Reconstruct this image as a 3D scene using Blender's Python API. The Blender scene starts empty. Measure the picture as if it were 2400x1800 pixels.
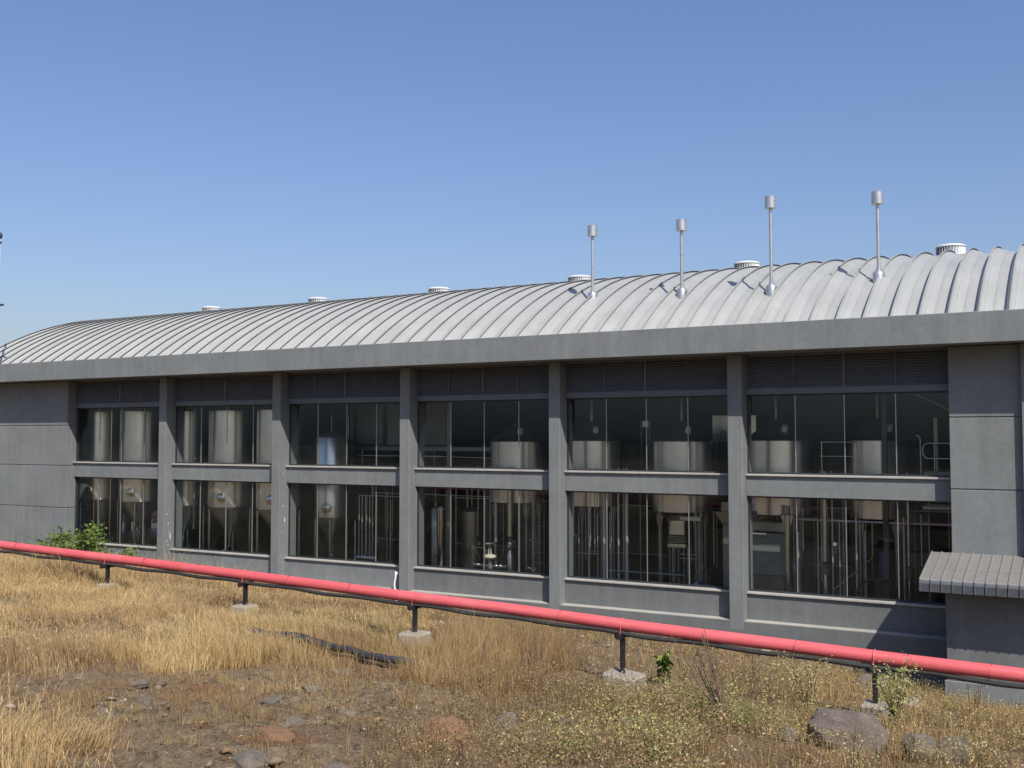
import bpy, math, random
import numpy as np
from mathutils import Vector

random.seed(7)
RNG = np.random.default_rng(11)
S = bpy.context.scene
C = S.collection
PI = math.pi

# ------------------------------------------------------------------ camera
FW = Vector((-math.sin(math.radians(29.325)) * math.cos(math.radians(2.882)),
             math.cos(math.radians(29.325)) * math.cos(math.radians(2.882)),
             math.sin(math.radians(2.882))))
cd = bpy.data.cameras.new('camera')
cd.sensor_width = 36.0
cd.lens = 36.0 * 2427.0 / 2400.0
cd.clip_start = 0.05
cd.clip_end = 2000
cam = bpy.data.objects.new('camera', cd)
C.objects.link(cam)
cam.rotation_euler = FW.to_track_quat('-Z', 'Y').to_euler()
S.camera = cam

# ------------------------------------------------------------------ sky, sun, exposure
SUN_TO = Vector((1.2, -1.0, 1.7)).normalized()
W = bpy.data.worlds.new('World')
S.world = W
W.use_nodes = True
wn = W.node_tree
sky = wn.nodes.new('ShaderNodeTexSky')
sky.sky_type = 'NISHITA'
sky.sun_disc = False
sky.sun_elevation = math.asin(SUN_TO.z)
sky.sun_rotation = math.atan2(SUN_TO.x, SUN_TO.y)
sky.altitude = 600
sky.air_density = 1.5
sky.dust_density = 2.5
sky.ozone_density = 6.0
bg = wn.nodes['Background']
bg.inputs['Strength'].default_value = 0.095
wb = wn.nodes.new('ShaderNodeMix')           # white balance of the daylight
wb.data_type = 'RGBA'
wb.blend_type = 'MULTIPLY'
wb.inputs[0].default_value = 1.0
wb.inputs[7].default_value = (0.99, 0.94, 1.09, 1)
wn.links.new(sky.outputs[0], wb.inputs[6])
wn.links.new(wb.outputs[2], bg.inputs['Color'])
sl = bpy.data.lights.new('sun', 'SUN')
sl.energy = 4.2
sl.angle = math.radians(0.5)
sl.color = (1.0, 0.95, 0.86)
sun = bpy.data.objects.new('sun', sl)
C.objects.link(sun)
sun.rotation_euler = (-SUN_TO).to_track_quat('-Z', 'Y').to_euler()
sun.location = (10, -10, 30)
S.view_settings.view_transform = 'Standard'
S.view_settings.look = 'None'
S.view_settings.exposure = 0.32
S.view_settings.gamma = 1
S.view_settings.use_curve_mapping = False
S.cycles.max_bounces = 10
S.cycles.transparent_max_bounces = 24
S.cycles.caustics_reflective = False
S.cycles.caustics_refractive = False

# ------------------------------------------------------------------ materials
def new_mat(name):
    m = bpy.data.materials.new(name)
    m.use_nodes = True
    nt = m.node_tree
    return m, nt, nt.nodes['Principled BSDF']

def nd(nt, t, **kw):
    n = nt.nodes.new(t)
    for k, v in kw.items():
        if k in n.inputs.keys():
            n.inputs[k].default_value = v
        else:
            setattr(n, k, v)
    return n

def ramp(nt, fac, stops):
    r = nt.nodes.new('ShaderNodeValToRGB')
    el = r.color_ramp.elements
    while len(el) < len(stops):
        el.new(0.5)
    for e, (p, c) in zip(el, stops):
        e.position = p
        e.color = (c[0], c[1], c[2], 1)
    nt.links.new(fac, r.inputs[0])
    return r.outputs[0]

def noise(nt, scale, detail=4, rough=0.55, vec=None, dist=0.0):
    n = nd(nt, 'ShaderNodeTexNoise', Scale=scale, Detail=detail, Roughness=rough, Distortion=dist)
    if vec is not None:
        nt.links.new(vec, n.inputs['Vector'])
    return n.outputs['Fac']

def objvec(nt, scale=(1, 1, 1), world=True):
    if world:
        g = nt.nodes.new('ShaderNodeNewGeometry').outputs['Position']
    else:
        g = nt.nodes.new('ShaderNodeTexCoord').outputs['Object']
    mp = nt.nodes.new('ShaderNodeMapping')
    mp.inputs['Scale'].default_value = scale
    nt.links.new(g, mp.inputs['Vector'])
    return mp.outputs[0]

def bump(nt, b, h, strength=0.3, dist=0.01):
    n = nd(nt, 'ShaderNodeBump', Strength=strength, Distance=dist)
    nt.links.new(h, n.inputs['Height'])
    nt.links.new(n.outputs[0], b.inputs['Normal'])

def mixc(nt, fac, a, b, mode='MIX'):
    n = nt.nodes.new('ShaderNodeMix')
    n.data_type = 'RGBA'
    n.blend_type = mode
    for i, v in ((0, fac), (6, a), (7, b)):
        if isinstance(v, (int, float)):
            n.inputs[i].default_value = v
        elif isinstance(v, tuple):
            n.inputs[i].default_value = (v[0], v[1], v[2], 1)
        else:
            nt.links.new(v, n.inputs[i])
    return n.outputs[2]

def simple(name, col, rough=0.6, metal=0.0, var=0.12, scale=6.0, bmp=0.0, bscale=60.0):
    m, nt, b = new_mat(name)
    v = objvec(nt)
    f = noise(nt, scale, 5, 0.6, v)
    lo = tuple(c * (1 - var) for c in col)
    hi = tuple(min(1, c * (1 + var)) for c in col)
    nt.links.new(ramp(nt, f, [(0.3, lo), (0.7, hi)]), b.inputs['Base Color'])
    b.inputs['Roughness'].default_value = rough
    b.inputs['Metallic'].default_value = metal
    if bmp:
        bump(nt, b, noise(nt, bscale, 3, 0.6, v), bmp, 0.005)
    return m

def concrete(name, col, streak=0.5):
    m, nt, b = new_mat(name)
    v = objvec(nt)
    vs = objvec(nt, (1.6, 1.6, 0.14))
    f1 = noise(nt, 0.9, 6, 0.6, v)
    f2 = noise(nt, 7.0, 5, 0.65, v)
    f3 = noise(nt, 2.6, 6, 0.68, vs)
    c1 = ramp(nt, f1, [(0.28, tuple(c * 0.88 for c in col)), (0.72, tuple(c * 1.11 for c in col))])
    c2 = mixc(nt, 0.5, c1, ramp(nt, f2, [(0.3, (0.80, 0.81, 0.82)), (0.7, (1.13, 1.12, 1.10))]), 'MULTIPLY')
    c3 = mixc(nt, streak, c2, ramp(nt, f3, [(0.28, (0.78, 0.79, 0.80)), (0.52, (1.0, 1.0, 1.0)), (0.72, (1.20, 1.19, 1.17))]), 'MULTIPLY')
    nt.links.new(c3, b.inputs['Base Color'])
    b.inputs['Roughness'].default_value = 0.82
    b.inputs['Specular IOR Level'].default_value = 0.3
    bump(nt, b, noise(nt, 28, 6, 0.7, v), 0.35, 0.012)
    return m

M = {}
M['wall'] = concrete('grey_render', (0.188, 0.201, 0.199))
M['wall_dark'] = concrete('dark_render', (0.150, 0.158, 0.155))
M['ledge'] = concrete('sunlit_ledge', (0.40, 0.385, 0.35), 0.3)  # sun on the flat tops put into a lighter tone than the walls
M['louvre'] = simple('louvre_shade_blue', (0.115, 0.126, 0.142), 0.5, 0, 0.1, 3)  # pushed bluer to carry the skylit shade under the eaves
M['frame'] = simple('dark_frame', (0.045, 0.048, 0.052), 0.4, 0.2)
M['alu'] = simple('aluminium_trim', (0.42, 0.42, 0.42), 0.35, 0.6, 0.08)
M['black'] = simple('black_paint', (0.018, 0.018, 0.02), 0.45, 0, 0.2)
M['rubber'] = simple('black_rubber', (0.030, 0.029, 0.028), 0.75, 0, 0.2)
M['steel'] = simple('stainless_steel', (0.66, 0.64, 0.59), 0.25, 1.0, 0.10, 2.5)
M['steel_dull'] = simple('dull_stainless', (0.34, 0.33, 0.30), 0.36, 0.92, 0.18, 2.5)
M['cladding'] = simple('tank_cladding', (0.86, 0.83, 0.75), 0.27, 0.85, 0.07, 1.5)
M['galv'] = simple('galvanised_steel', (0.56, 0.555, 0.535), 0.36, 0.75, 0.10, 5)
M['satin'] = simple('satin_pipe', (0.60, 0.63, 0.63), 0.34, 0.5, 0.1, 3)
M['white'] = simple('white_metal', (0.74, 0.74, 0.73), 0.5, 0.0, 0.06)
M['cream'] = simple('cream_paint', (0.62, 0.57, 0.44), 0.45, 0, 0.08)
M['pipe_grey'] = simple('grey_pipe', (0.26, 0.26, 0.25), 0.38, 0.6, 0.12)
M['copper_dark'] = simple('dark_steel', (0.10, 0.095, 0.088), 0.5, 0.4, 0.2)
M['blue'] = simple('blue_plastic', (0.03, 0.05, 0.16), 0.45)
M['brown'] = simple('brown_duct', (0.16, 0.11, 0.08), 0.6)
M['footing'] = simple('rough_concrete', (0.31, 0.28, 0.23), 0.9, 0, 0.14, 5, 0.12, 30)
M['floor'] = simple('floor_tiles', (0.06, 0.07, 0.08), 0.45, 0, 0.15, 1.0)  # cool fill light of the hall painted into the tone
M['inwall'] = simple('inner_wall', (0.055, 0.066, 0.082), 0.8, 0, 0.12, 0.7)  # bluish tone stands in for cool fill light indoors
M['brick'] = simple('orange_brick', (0.46, 0.24, 0.15), 0.9, 0, 0.2, 9)
M['blind'] = simple('office_glazing', (0.20, 0.215, 0.21), 0.25, 0.0, 0.05, 1)
M['bark'] = simple('dry_bark', (0.13, 0.085, 0.055), 0.9, 0, 0.25, 20)

def roof_mat():
    m, nt, b = new_mat('roof_sheet')
    v = objvec(nt)
    f = noise(nt, 0.7, 5, 0.6, v)
    vs = objvec(nt, (3.5, 0.25, 0.25))
    f2 = noise(nt, 2.0, 4, 0.6, vs)
    c = ramp(nt, f, [(0.3, (0.37, 0.375, 0.355)), (0.7, (0.435, 0.44, 0.418))])
    c = mixc(nt, 0.6, c, ramp(nt, f2, [(0.35, (0.9, 0.9, 0.9)), (0.7, (1.04, 1.04, 1.03))]), 'MULTIPLY')
    nt.links.new(c, b.inputs['Base Color'])
    b.inputs['Roughness'].default_value = 0.5
    b.inputs['Metallic'].default_value = 0.25
    # fine crimps pressed across each sheet (U runs along the arc, in metres)
    uv = nt.nodes.new('ShaderNodeAttribute')
    uv.attribute_name = 'arc'
    w = nd(nt, 'ShaderNodeMath', operation='MULTIPLY')
    nt.links.new(uv.outputs['Fac'], w.inputs[0])
    w.inputs[1].default_value = 2 * PI / 0.085
    s = nd(nt, 'ShaderNodeMath', operation='SINE')
    nt.links.new(w.outputs[0], s.inputs[0])
    bump(nt, b, s.outputs[0], 0.22, 0.010)
    return m
M['roof'] = roof_mat()
M['canopy'] = simple('canopy_sheet', (0.25, 0.24, 0.225), 0.5, 0.2, 0.07, 4)
M['canopy_front'] = simple('canopy_sheet_shaded', (0.105, 0.11, 0.12), 0.5, 0.3, 0.07, 4)  # same sheet in a darker, bluer tone: shade of the front painted in

def glass_mat():
    m = bpy.data.materials.new('tinted_glass')
    m.use_nodes = True
    nt = m.node_tree
    nt.nodes.remove(nt.nodes['Principled BSDF'])
    out = nt.nodes['Material Output']
    t = nd(nt, 'ShaderNodeBsdfTransparent')
    v = objvec(nt)
    col = ramp(nt, noise(nt, 0.8, 4, 0.6, v), [(0.3, (0.905, 0.92, 0.91)), (0.7, (0.935, 0.945, 0.935))])
    nt.links.new(col, t.inputs[0])
    g = nd(nt, 'ShaderNodeBsdfGlossy', Roughness=0.02)
    g.inputs[0].default_value = (0.60, 0.80, 1.0, 1)      # blue of the mirrored sky put into the reflection colour
    dst = nd(nt, 'ShaderNodeBsdfDiffuse')
    dst.inputs[0].default_value = (0.36, 0.37, 0.36, 1)
    mx0 = nt.nodes.new('ShaderNodeMixShader')
    oi = nt.nodes.new('ShaderNodeObjectInfo')
    dm = nd(nt, 'ShaderNodeMath', operation='MULTIPLY')      # dust film, patchy and different on every pane
    nt.links.new(oi.outputs['Random'], dm.inputs[0])
    dr = ramp(nt, noise(nt, 1.7, 6, 0.7, objvec(nt, (1, 1, 0.6))), [(0.35, (0.004, 0.004, 0.004)), (0.75, (0.030, 0.030, 0.030))])
    nt.links.new(dr, dm.inputs[1])
    nt.links.new(dm.outputs[0], mx0.inputs[0])
    nt.links.new(t.outputs[0], mx0.inputs[1])
    nt.links.new(dst.outputs[0], mx0.inputs[2])
    # Schlick reflectance of one face, the same from either side of the pane
    ge = nt.nodes.new('ShaderNodeNewGeometry')
    dt = nd(nt, 'ShaderNodeVectorMath', operation='DOT_PRODUCT')
    nt.links.new(ge.outputs['Normal'], dt.inputs[0])
    nt.links.new(ge.outputs['Incoming'], dt.inputs[1])
    def mth(op, a, b=None):
        n = nd(nt, 'ShaderNodeMath', operation=op)
        for k, v in enumerate((a, b)):
            if v is None: continue
            if isinstance(v, (int, float)): n.inputs[k].default_value = v
            else: nt.links.new(v, n.inputs[k])
        return n.outputs[0]
    c5 = mth('POWER', mth('SUBTRACT', 1.0, mth('ABSOLUTE', dt.outputs['Value'])), 5.0)
    sch = mth('ADD', mth('MULTIPLY', c5, 0.95), 0.034)
    mx = nt.nodes.new('ShaderNodeMixShader')
    nt.links.new(sch, mx.inputs[0])
    nt.links.new(mx0.outputs[0], mx.inputs[1])
    nt.links.new(g.outputs[0], mx.inputs[2])
    nt.links.new(mx.outputs[0], out.inputs[0])
    return m
M['glass'] = glass_mat()

def red_mat():
    m, nt, b = new_mat('red_paint')
    v = objvec(nt)
    vs = objvec(nt, (0.6, 6, 6))
    f = noise(nt, 3.0, 6, 0.65, vs)
    f2 = noise(nt, 26.0, 4, 0.7, v)
    c = ramp(nt, f, [(0.25, (0.585, 0.085, 0.092)), (0.55, (0.67, 0.112, 0.120)), (0.8, (0.71, 0.155, 0.160))])
    c = mixc(nt, 0.45, c, ramp(nt, f2, [(0.3, (0.82, 0.80, 0.78)), (0.6, (1.05, 1.05, 1.05))]), 'MULTIPLY')
    oi = nt.nodes.new('ShaderNodeObjectInfo')
    c = mixc(nt, 1.0, c, ramp(nt, oi.outputs['Random'], [(0, (0.93, 0.95, 0.95)), (1, (1.05, 1.25, 1.22))]), 'MULTIPLY')
    f4 = noise(nt, 1.3, 8, 0.75, v)
    c = mixc(nt, ramp(nt, f4, [(0.62, (0, 0, 0)), (0.8, (0.35, 0.35, 0.35))]), c, (0.55, 0.33, 0.29))
    nt.links.new(c, b.inputs['Base Color'])
    b.inputs['Roughness'].default_value = 0.52
    bump(nt, b, f2, 0.1, 0.003)
    return m
M['red'] = red_mat()

def ground_mat():
    m, nt, b = new_mat('dry_earth')
    v = objvec(nt)
    f1 = noise(nt, 0.55, 6, 0.62, v)
    f2 = noise(nt, 4.5, 7, 0.7, v)
    f3 = noise(nt, 22, 6, 0.75, v)
    soil = ramp(nt, f1, [(0.3, (0.155, 0.100, 0.058)), (0.5, (0.215, 0.145, 0.085)), (0.7, (0.27, 0.19, 0.115))])
    soil = mixc(nt, 0.8, soil, ramp(nt, f3, [(0.3, (0.55, 0.55, 0.55)), (0.5, (1, 1, 1)), (0.72, (1.4, 1.38, 1.33))]), 'MULTIPLY')
    vr = objvec(nt, (1.0, 1.0, 4.0))
    fr = noise(nt, 5.5, 8, 0.72, vr, 0.6)
    rock = ramp(nt, fr, [(0.32, (0.050, 0.035, 0.024)), (0.43, (0.185, 0.132, 0.082)), (0.57, (0.265, 0.203, 0.132)), (0.74, (0.40, 0.325, 0.225))])
    red = mixc(nt, 0.6, (0.25, 0.125, 0.07), ramp(nt, f2, [(0.3, (0.6, 0.6, 0.6)), (0.7, (1.2, 1.2, 1.2))]), 'MULTIPLY')
    a = nt.nodes.new('ShaderNodeAttribute')
    a.attribute_name = 'cover'
    sep = nt.nodes.new('ShaderNodeSeparateColor')
    nt.links.new(a.outputs['Color'], sep.inputs[0])
    c = mixc(nt, sep.outputs[0], soil, rock)
    c = mixc(nt, sep.outputs[1], c, red)
    unseen_dark = ramp(nt, f1, [(0.35, (0.035, 0.040, 0.026)), (0.6, (0.075, 0.066, 0.045))])
    c = mixc(nt, sep.outputs[2], c, unseen_dark)
    nt.links.new(c, b.inputs['Base Color'])
    b.inputs['Roughness'].default_value = 0.95
    b.inputs['Specular IOR Level'].default_value = 0.15
    mm = nd(nt, 'ShaderNodeMath', operation='ADD')
    nt.links.new(f3, mm.inputs[0])
    nt.links.new(fr, mm.inputs[1])
    bump(nt, b, mm.outputs[0], 0.9, 0.05)
    return m
M['earth'] = ground_mat()

def attr_mat(name, rough=0.85, trans=0.25):
    m, nt, b = new_mat(name)
    a = nt.nodes.new('ShaderNodeAttribute')
    a.attribute_name = 'tint'
    nt.links.new(a.outputs['Color'], b.inputs['Base Color'])
    b.inputs['Roughness'].default_value = rough
    b.inputs['Specular IOR Level'].default_value = 0.2
    if trans:
        tr = nd(nt, 'ShaderNodeBsdfTranslucent')
        nt.links.new(a.outputs['Color'], tr.inputs[0])
        mx = nt.nodes.new('ShaderNodeMixShader')
        mx.inputs[0].default_value = trans
        nt.links.new(b.outputs[0], mx.inputs[1])
        nt.links.new(tr.outputs[0], mx.inputs[2])
        nt.links.new(mx.outputs[0], nt.nodes['Material Output'].inputs[0])
    return m
M['grass'] = attr_mat('dry_grass', 0.8, 0.3)
M['leaf'] = attr_mat('leaf', 0.6, 0.3)
M['pebble'] = attr_mat('pebble', 0.9, 0)

def rock_mat(name, lo, hi, spk):
    m, nt, b = new_mat(name)
    v = objvec(nt)
    f = noise(nt, 4, 8, 0.7, v)
    c = ramp(nt, f, [(0.3, lo), (0.7, hi)])
    f2 = noise(nt, 55, 3, 0.5, v)
    c = mixc(nt, ramp(nt, f2, [(0.66, (0, 0, 0)), (0.72, (1, 1, 1))]), c, spk)
    nt.links.new(c, b.inputs['Base Color'])
    b.inputs['Roughness'].default_value = 0.9
    bump(nt, b, noise(nt, 14, 8, 0.75, v), 0.8, 0.04)
    return m
M['rock_purple'] = rock_mat('basalt', (0.098, 0.078, 0.064), (0.195, 0.158, 0.130), (0.42, 0.38, 0.32))
M['rock_grey'] = rock_mat('grey_rock', (0.11, 0.095, 0.075), (0.24, 0.205, 0.16), (0.34, 0.31, 0.25))
M['rock_orange'] = rock_mat('laterite', (0.17, 0.09, 0.05), (0.29, 0.155, 0.08), (0.36, 0.25, 0.14))

# ------------------------------------------------------------------ mesh helpers
class MB:
    def __init__(self):
        self.v = []
        self.f = []
    def add(self, vs, fs):
        o = len(self.v)
        self.v += [tuple(p) for p in vs]
        self.f += [tuple(i + o for i in f) for f in fs]
        return self
    def box(self, x0, x1, y0, y1, z0, z1):
        vs = [(x0, y0, z0), (x1, y0, z0), (x1, y1, z0), (x0, y1, z0), (x0, y0, z1), (x1, y0, z1), (x1, y1, z1), (x0, y1, z1)]
        return self.add(vs, [(0, 3, 2, 1), (4, 5, 6, 7), (0, 1, 5, 4), (1, 2, 6, 5), (2, 3, 7, 6), (3, 0, 4, 7)])
    def bbox(self, x0, x1, y0, y1, z0, z1, b=0.01):
        """box with all edges chamfered"""
        cx, cy, cz = (x0 + x1) / 2, (y0 + y1) / 2, (z0 + z1) / 2
        hx, hy, hz = (x1 - x0) / 2, (y1 - y0) / 2, (z1 - z0) / 2
        b = min(b, hx * .4, hy * .4, hz * .4)
        vs = []
        idx = {}
        for sx in (-1, 1):
            for sy in (-1, 1):
                for sz in (-1, 1):
                    for a in range(3):
                        p = [hx - b, hy - b, hz - b]
                        p[a] = (hx, hy, hz)[a]
                        idx[(sx, sy, sz, a)] = len(vs)
                        vs.append((cx + sx * p[0], cy + sy * p[1], cz + sz * p[2]))
        fs = []
        def F(keys, out):
            pts = [Vector(vs[idx[k]]) for k in keys]
            n = (pts[1] - pts[0]).cross(pts[2] - pts[0])
            c = sum(pts, Vector()) / len(pts) - Vector((cx, cy, cz))
            fs.append(tuple(idx[k] for k in (keys if n.dot(c) > 0 else keys[::-1])))
        for a in range(3):
            o = [i for i in range(3) if i != a]
            for s in (-1, 1):
                ks = []
                for t, u in ((-1, -1), (1, -1), (1, 1), (-1, 1)):
                    k = [0, 0, 0]
                    k[a] = s; k[o[0]] = t; k[o[1]] = u
                    ks.append((*k, a))
                F(ks, 0)
            for t in (-1, 1):
                for u in (-1, 1):
                    k0 = [0, 0, 0]; k1 = [0, 0, 0]
                    k0[a] = -1; k1[a] = 1
                    for k in (k0, k1):
                        k[o[0]] = t; k[o[1]] = u
                    F([(*k0, o[0]), (*k1, o[0]), (*k1, o[1]), (*k0, o[1])], 0)
        for sx in (-1, 1):
            for sy in (-1, 1):
                for sz in (-1, 1):
                    F([(sx, sy, sz, 0), (sx, sy, sz, 1), (sx, sy, sz, 2)], 0)
        return self.add(vs, fs)
    def cyl(self, p0, p1, r0, r1=None, n=16, caps=True):
        r1 = r0 if r1 is None else r1
        p0, p1 = Vector(p0), Vector(p1)
        d = (p1 - p0).normalized()
        a = d.orthogonal().normalized()
        b = d.cross(a)
        vs = []
        for p, r in ((p0, r0), (p1, r1)):
            for i in range(n):
                t = 2 * PI * i / n
                vs.append(p + a * (r * math.cos(t)) + b * (r * math.sin(t)))
        fs = [(i, (i + 1) % n, n + (i + 1) % n, n + i) for i in range(n)]
        if caps:
            fs += [tuple(range(n - 1, -1, -1)), tuple(range(n, 2 * n))]
        return self.add(vs, fs)
    def lathe(self, prof, cx=0, cy=0, n=32):
        """profile [(r,z)...] turned about the vertical axis"""
        vs = []
        for r, z in prof:
            for i in range(n):
                t = 2 * PI * i / n
                vs.append((cx + r * math.cos(t), cy + r * math.sin(t), z))
        fs = []
        for k in range(len(prof) - 1):
            for i in range(n):
                j = (i + 1) % n
                fs.append((k * n + i, k * n + j, (k + 1) * n + j, (k + 1) * n + i))
        if prof[0][0] > 1e-4:
            fs.append(tuple(range(n - 1, -1, -1)))
        if prof[-1][0] > 1e-4:
            fs.append(tuple((len(prof) - 1) * n + i for i in range(n)))
        return self.add(vs, fs)
    def tube(self, path, r, n=10, caps=True):
        P = [Vector(p) for p in path]
        vs = []
        up = None
        for i, p in enumerate(P):
            d = (P[min(i + 1, len(P) - 1)] - P[max(i - 1, 0)]).normalized()
            if up is None:
                up = d.orthogonal().normalized()
            up = (up - d * up.dot(d)).normalized()
            b = d.cross(up)
            rr = r[i] if isinstance(r, (list, tuple)) else r
            for k in range(n):
                t = 2 * PI * k / n
                vs.append(p + up * (rr * math.cos(t)) + b * (rr * math.sin(t)))
        fs = []
        for i in range(len(P) - 1):
            for k in range(n):
                j = (k + 1) % n
                fs.append((i * n + k, i * n + j, (i + 1) * n + j, (i + 1) * n + k))
        if caps:
            fs += [tuple(range(n - 1, -1, -1)), tuple((len(P) - 1) * n + k for k in range(n))]
        return self.add(vs, fs)
    def prism(self, poly, x0, x1, axis='x'):
        """polygon in (y,z) extruded along x"""
        n = len(poly)
        f = (lambda a, p: (a, p[0], p[1])) if axis == 'x' else (lambda a, p: (p[0], a, p[1]))
        vs = [f(x0, p) for p in poly] + [f(x1, p) for p in poly]
        fs = [tuple(range(n)), tuple(range(2 * n - 1, n - 1, -1))]
        fs += [(i, n + i, n + (i + 1) % n, (i + 1) % n) for i in range(n)]
        return self.add(vs, fs)
    def mesh(self, name, mat, smooth=False, off=(0, 0, 0)):
        me = bpy.data.meshes.new(name)
        ox, oy, oz = off
        me.from_pydata([(x - ox, y - oy, z - oz) for x, y, z in self.v], [], self.f)
        if mat:
            me.materials.append(M[mat] if isinstance(mat, str) else mat)
        if smooth:
            me.polygons.foreach_set('use_smooth', [True] * len(me.polygons))
            me.set_sharp_from_angle(angle=math.radians(38))
        me.update()
        return me
    def build(self, name, mat, parent=None, smooth=False, origin=None):
        """origin: world point for the object's own origin (default = parent's origin or 0)"""
        pw = wloc(parent)
        o = Vector(origin) if origin is not None else pw
        me = self.mesh(name, mat, smooth, o)
        ob = bpy.data.objects.new(name, me)
        C.objects.link(ob)
        ob.parent = parent
        ob.location = o - pw
        return ob

def wloc(o):
    p = Vector((0, 0, 0))
    while o is not None:
        p = p + o.location
        o = o.parent
    return p

def tag(o, label=None, cat=None, group=None, kind=None):
    if label: o['label'] = label
    if cat: o['category'] = cat
    if group: o['group'] = group
    if kind: o['kind'] = kind
    return o

def thing(name, label, cat, loc, group=None):
    o = bpy.data.objects.new(name, None)
    C.objects.link(o)
    o.location = loc
    o.empty_display_size = 0.3
    return tag(o, label, cat, group)

def inst(name, me, parent, loc, scale=(1, 1, 1)):
    ob = bpy.data.objects.new(name, me)
    C.objects.link(ob)
    ob.parent = parent
    ob.location = Vector(loc) - wloc(parent)
    ob.scale = scale
    return ob

def copy_tree(o, parent=None):
    c = o.copy()
    C.objects.link(c)
    c.parent = parent
    for ch in list(o.children):
        copy_tree(ch, c)
    return c

# ------------------------------------------------------------------ terrain
_lat = {}
def vnoise(x, y, scale, seed=0):
    if seed not in _lat:
        _lat[seed] = np.random.default_rng(100 + seed).random((257, 257))
    L = _lat[seed]
    x = np.asarray(x, float) * scale + 1000.3
    y = np.asarray(y, float) * scale + 1000.7
    xi = np.floor(x).astype(int); yi = np.floor(y).astype(int)
    fx = x - xi; fy = y - yi
    fx = fx * fx * (3 - 2 * fx); fy = fy * fy * (3 - 2 * fy)
    xi %= 256; yi %= 256
    a = L[xi, yi]; b = L[xi + 1, yi]; c = L[xi, yi + 1]; d = L[xi + 1, yi + 1]
    return (a + (b - a) * fx) * (1 - fy) + (c + (d - c) * fx) * fy

def fbm(x, y, scale, octs=4, seed=0, gain=0.5):
    s = 0; amp = 1; tot = 0
    for i in range(octs):
        s = s + amp * vnoise(x, y, scale * 2 ** i, seed + i)
        tot += amp
        amp *= gain
    return s / tot

XA = [-60, -45, -36, -30, -24, -19.4, -15.26, -11.05, -6.9, -2.9, 2, 10, 40]
G0 = [-1.5, -1.5, -1.5, -1.5, -1.5, -1.5, -1.55, -1.6, -1.6, -1.65, -1.7, -1.8, -2]
G16 = [-2.9, -3.0, -3.15, -3.25, -3.3, -3.38, -3.52, -3.78, -4.08, -4.1, -4.2, -4.4, -4.6]
G28 = [-4.4, -4.6, -5.05, -5.28, -5.5, -5.6, -5.68, -5.78, -5.85, -6.5, -6.8, -7.0, -7.2]

HOSE = [(-12.3, 13.0), (-11.6, 13.1), (-10.6, 12.75), (-9.65, 12.4), (-9.0, 12.3), (-8.5, 12.35)]
def clear(X, Y):
    ok = np.ones(X.shape, bool)
    for px, s in ((-19.41, .25), (-15.26, .33), (-11.05, .42), (-6.89, .46)):
        ok &= ~((np.abs(X - px + (Y - 16) * .55) < s) & (Y > 14.5) & (Y < 16.3))
    hy = np.interp(X, [p[0] for p in HOSE], [p[1] for p in HOSE])
    ok &= ~((X > -12.0) & (X < -8.4) & (Y > hy - .38) & (Y < hy + .16) & (vnoise(X, Y, 3.1, 170) > .10))
    return ok

def in_poly(x, y, poly):
    x = np.asarray(x); y = np.asarray(y)
    ins = np.zeros(x.shape, bool)
    n = len(poly)
    for i in range(n):
        x0, y0 = poly[i]; x1, y1 = poly[(i + 1) % n]
        if y0 == y1:
            continue
        c = ((y0 > y) != (y1 > y)) & (x < (x1 - x0) * (y - y0) / (y1 - y0) + x0)
        ins ^= c
    return ins

POLY = dict(
    tall=[(-36, 22), (-36, 28.3), (-29.1, 27.9), (-24, 26.5), (-19.9, 27.6), (-16.5, 24), (-13.6, 20.5), (-11.9, 17.6), (-10.8, 16.2), (-10.5, 15),
          (-10.8, 13.8), (-11.4, 13.2), (-9.8, 10.6), (-10.4, 9.4), (-9.6, 7.6), (-8.2, 5.9), (-7.3, 5.8), (-6.1, 5.5), (-6.3, 4.2), (-12, 3.6)],
    rock=[(-8.65, 6.46), (-9.3, 7.5), (-9.4, 9.0), (-9.8, 10.5), (-8.8, 10.7), (-7.7, 9.9), (-6.6, 8.3), (-6.8, 7.0), (-7.5, 6.3)],
    slab=[(-6.1, 5.5), (-6.9, 6.5), (-6.8, 7.1), (-6.3, 7.3), (-6.2, 7.8), (-5.5, 6.3), (-5.3, 5.4)],
    brown=[(-11.1, 12.5), (-10.7, 13.6), (-10.5, 15.2), (-9.5, 15.8), (-7.5, 13.6), (-6.6, 11.6), (-7.3, 10.6), (-8.0, 9.9), (-9.6, 10.6)],
    gold=[(-10.8, 16.3), (-11.7, 18.8), (-10.4, 19.2), (-8.4, 16.9), (-7.2, 14.0), (-7.8, 12.9)],
    scrub=[(-7.6, 9.4), (-7.6, 11.0), (-7.1, 12.5), (-7.0, 15.3), (-5.6, 15.8), (-4.6, 17.2), (-2.6, 10.3), (-2.5, 6.5), (-5.4, 5.4), (-6.2, 7.6), (-6.6, 8.3)],
    rubble=[(-18.5, 22), (-19.5, 28), (2, 28), (-1.0, 18.1), (-4.8, 17.3), (-6.8, 15.7), (-8.4, 17), (-10.4, 19.3), (-11.9, 18.9), (-13.6, 20.5)],
    lush=[(-5.6, 14.6), (-4.6, 15.6), (-3.0, 14.6), (-2.7, 12.6), (-3.0, 9.5), (-2.9, 7.5), (-4.6, 7.6), (-5.2, 10.5), (-5.0, 12.4)],
    right=[(-4.8, 17.3), (-6.2, 23), (-5, 27), (-3, 26.5), (-0.6, 21), (4.5, 19), (4.5, 8), (-2.6, 8), (-2.7, 10.3)],
)

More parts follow.
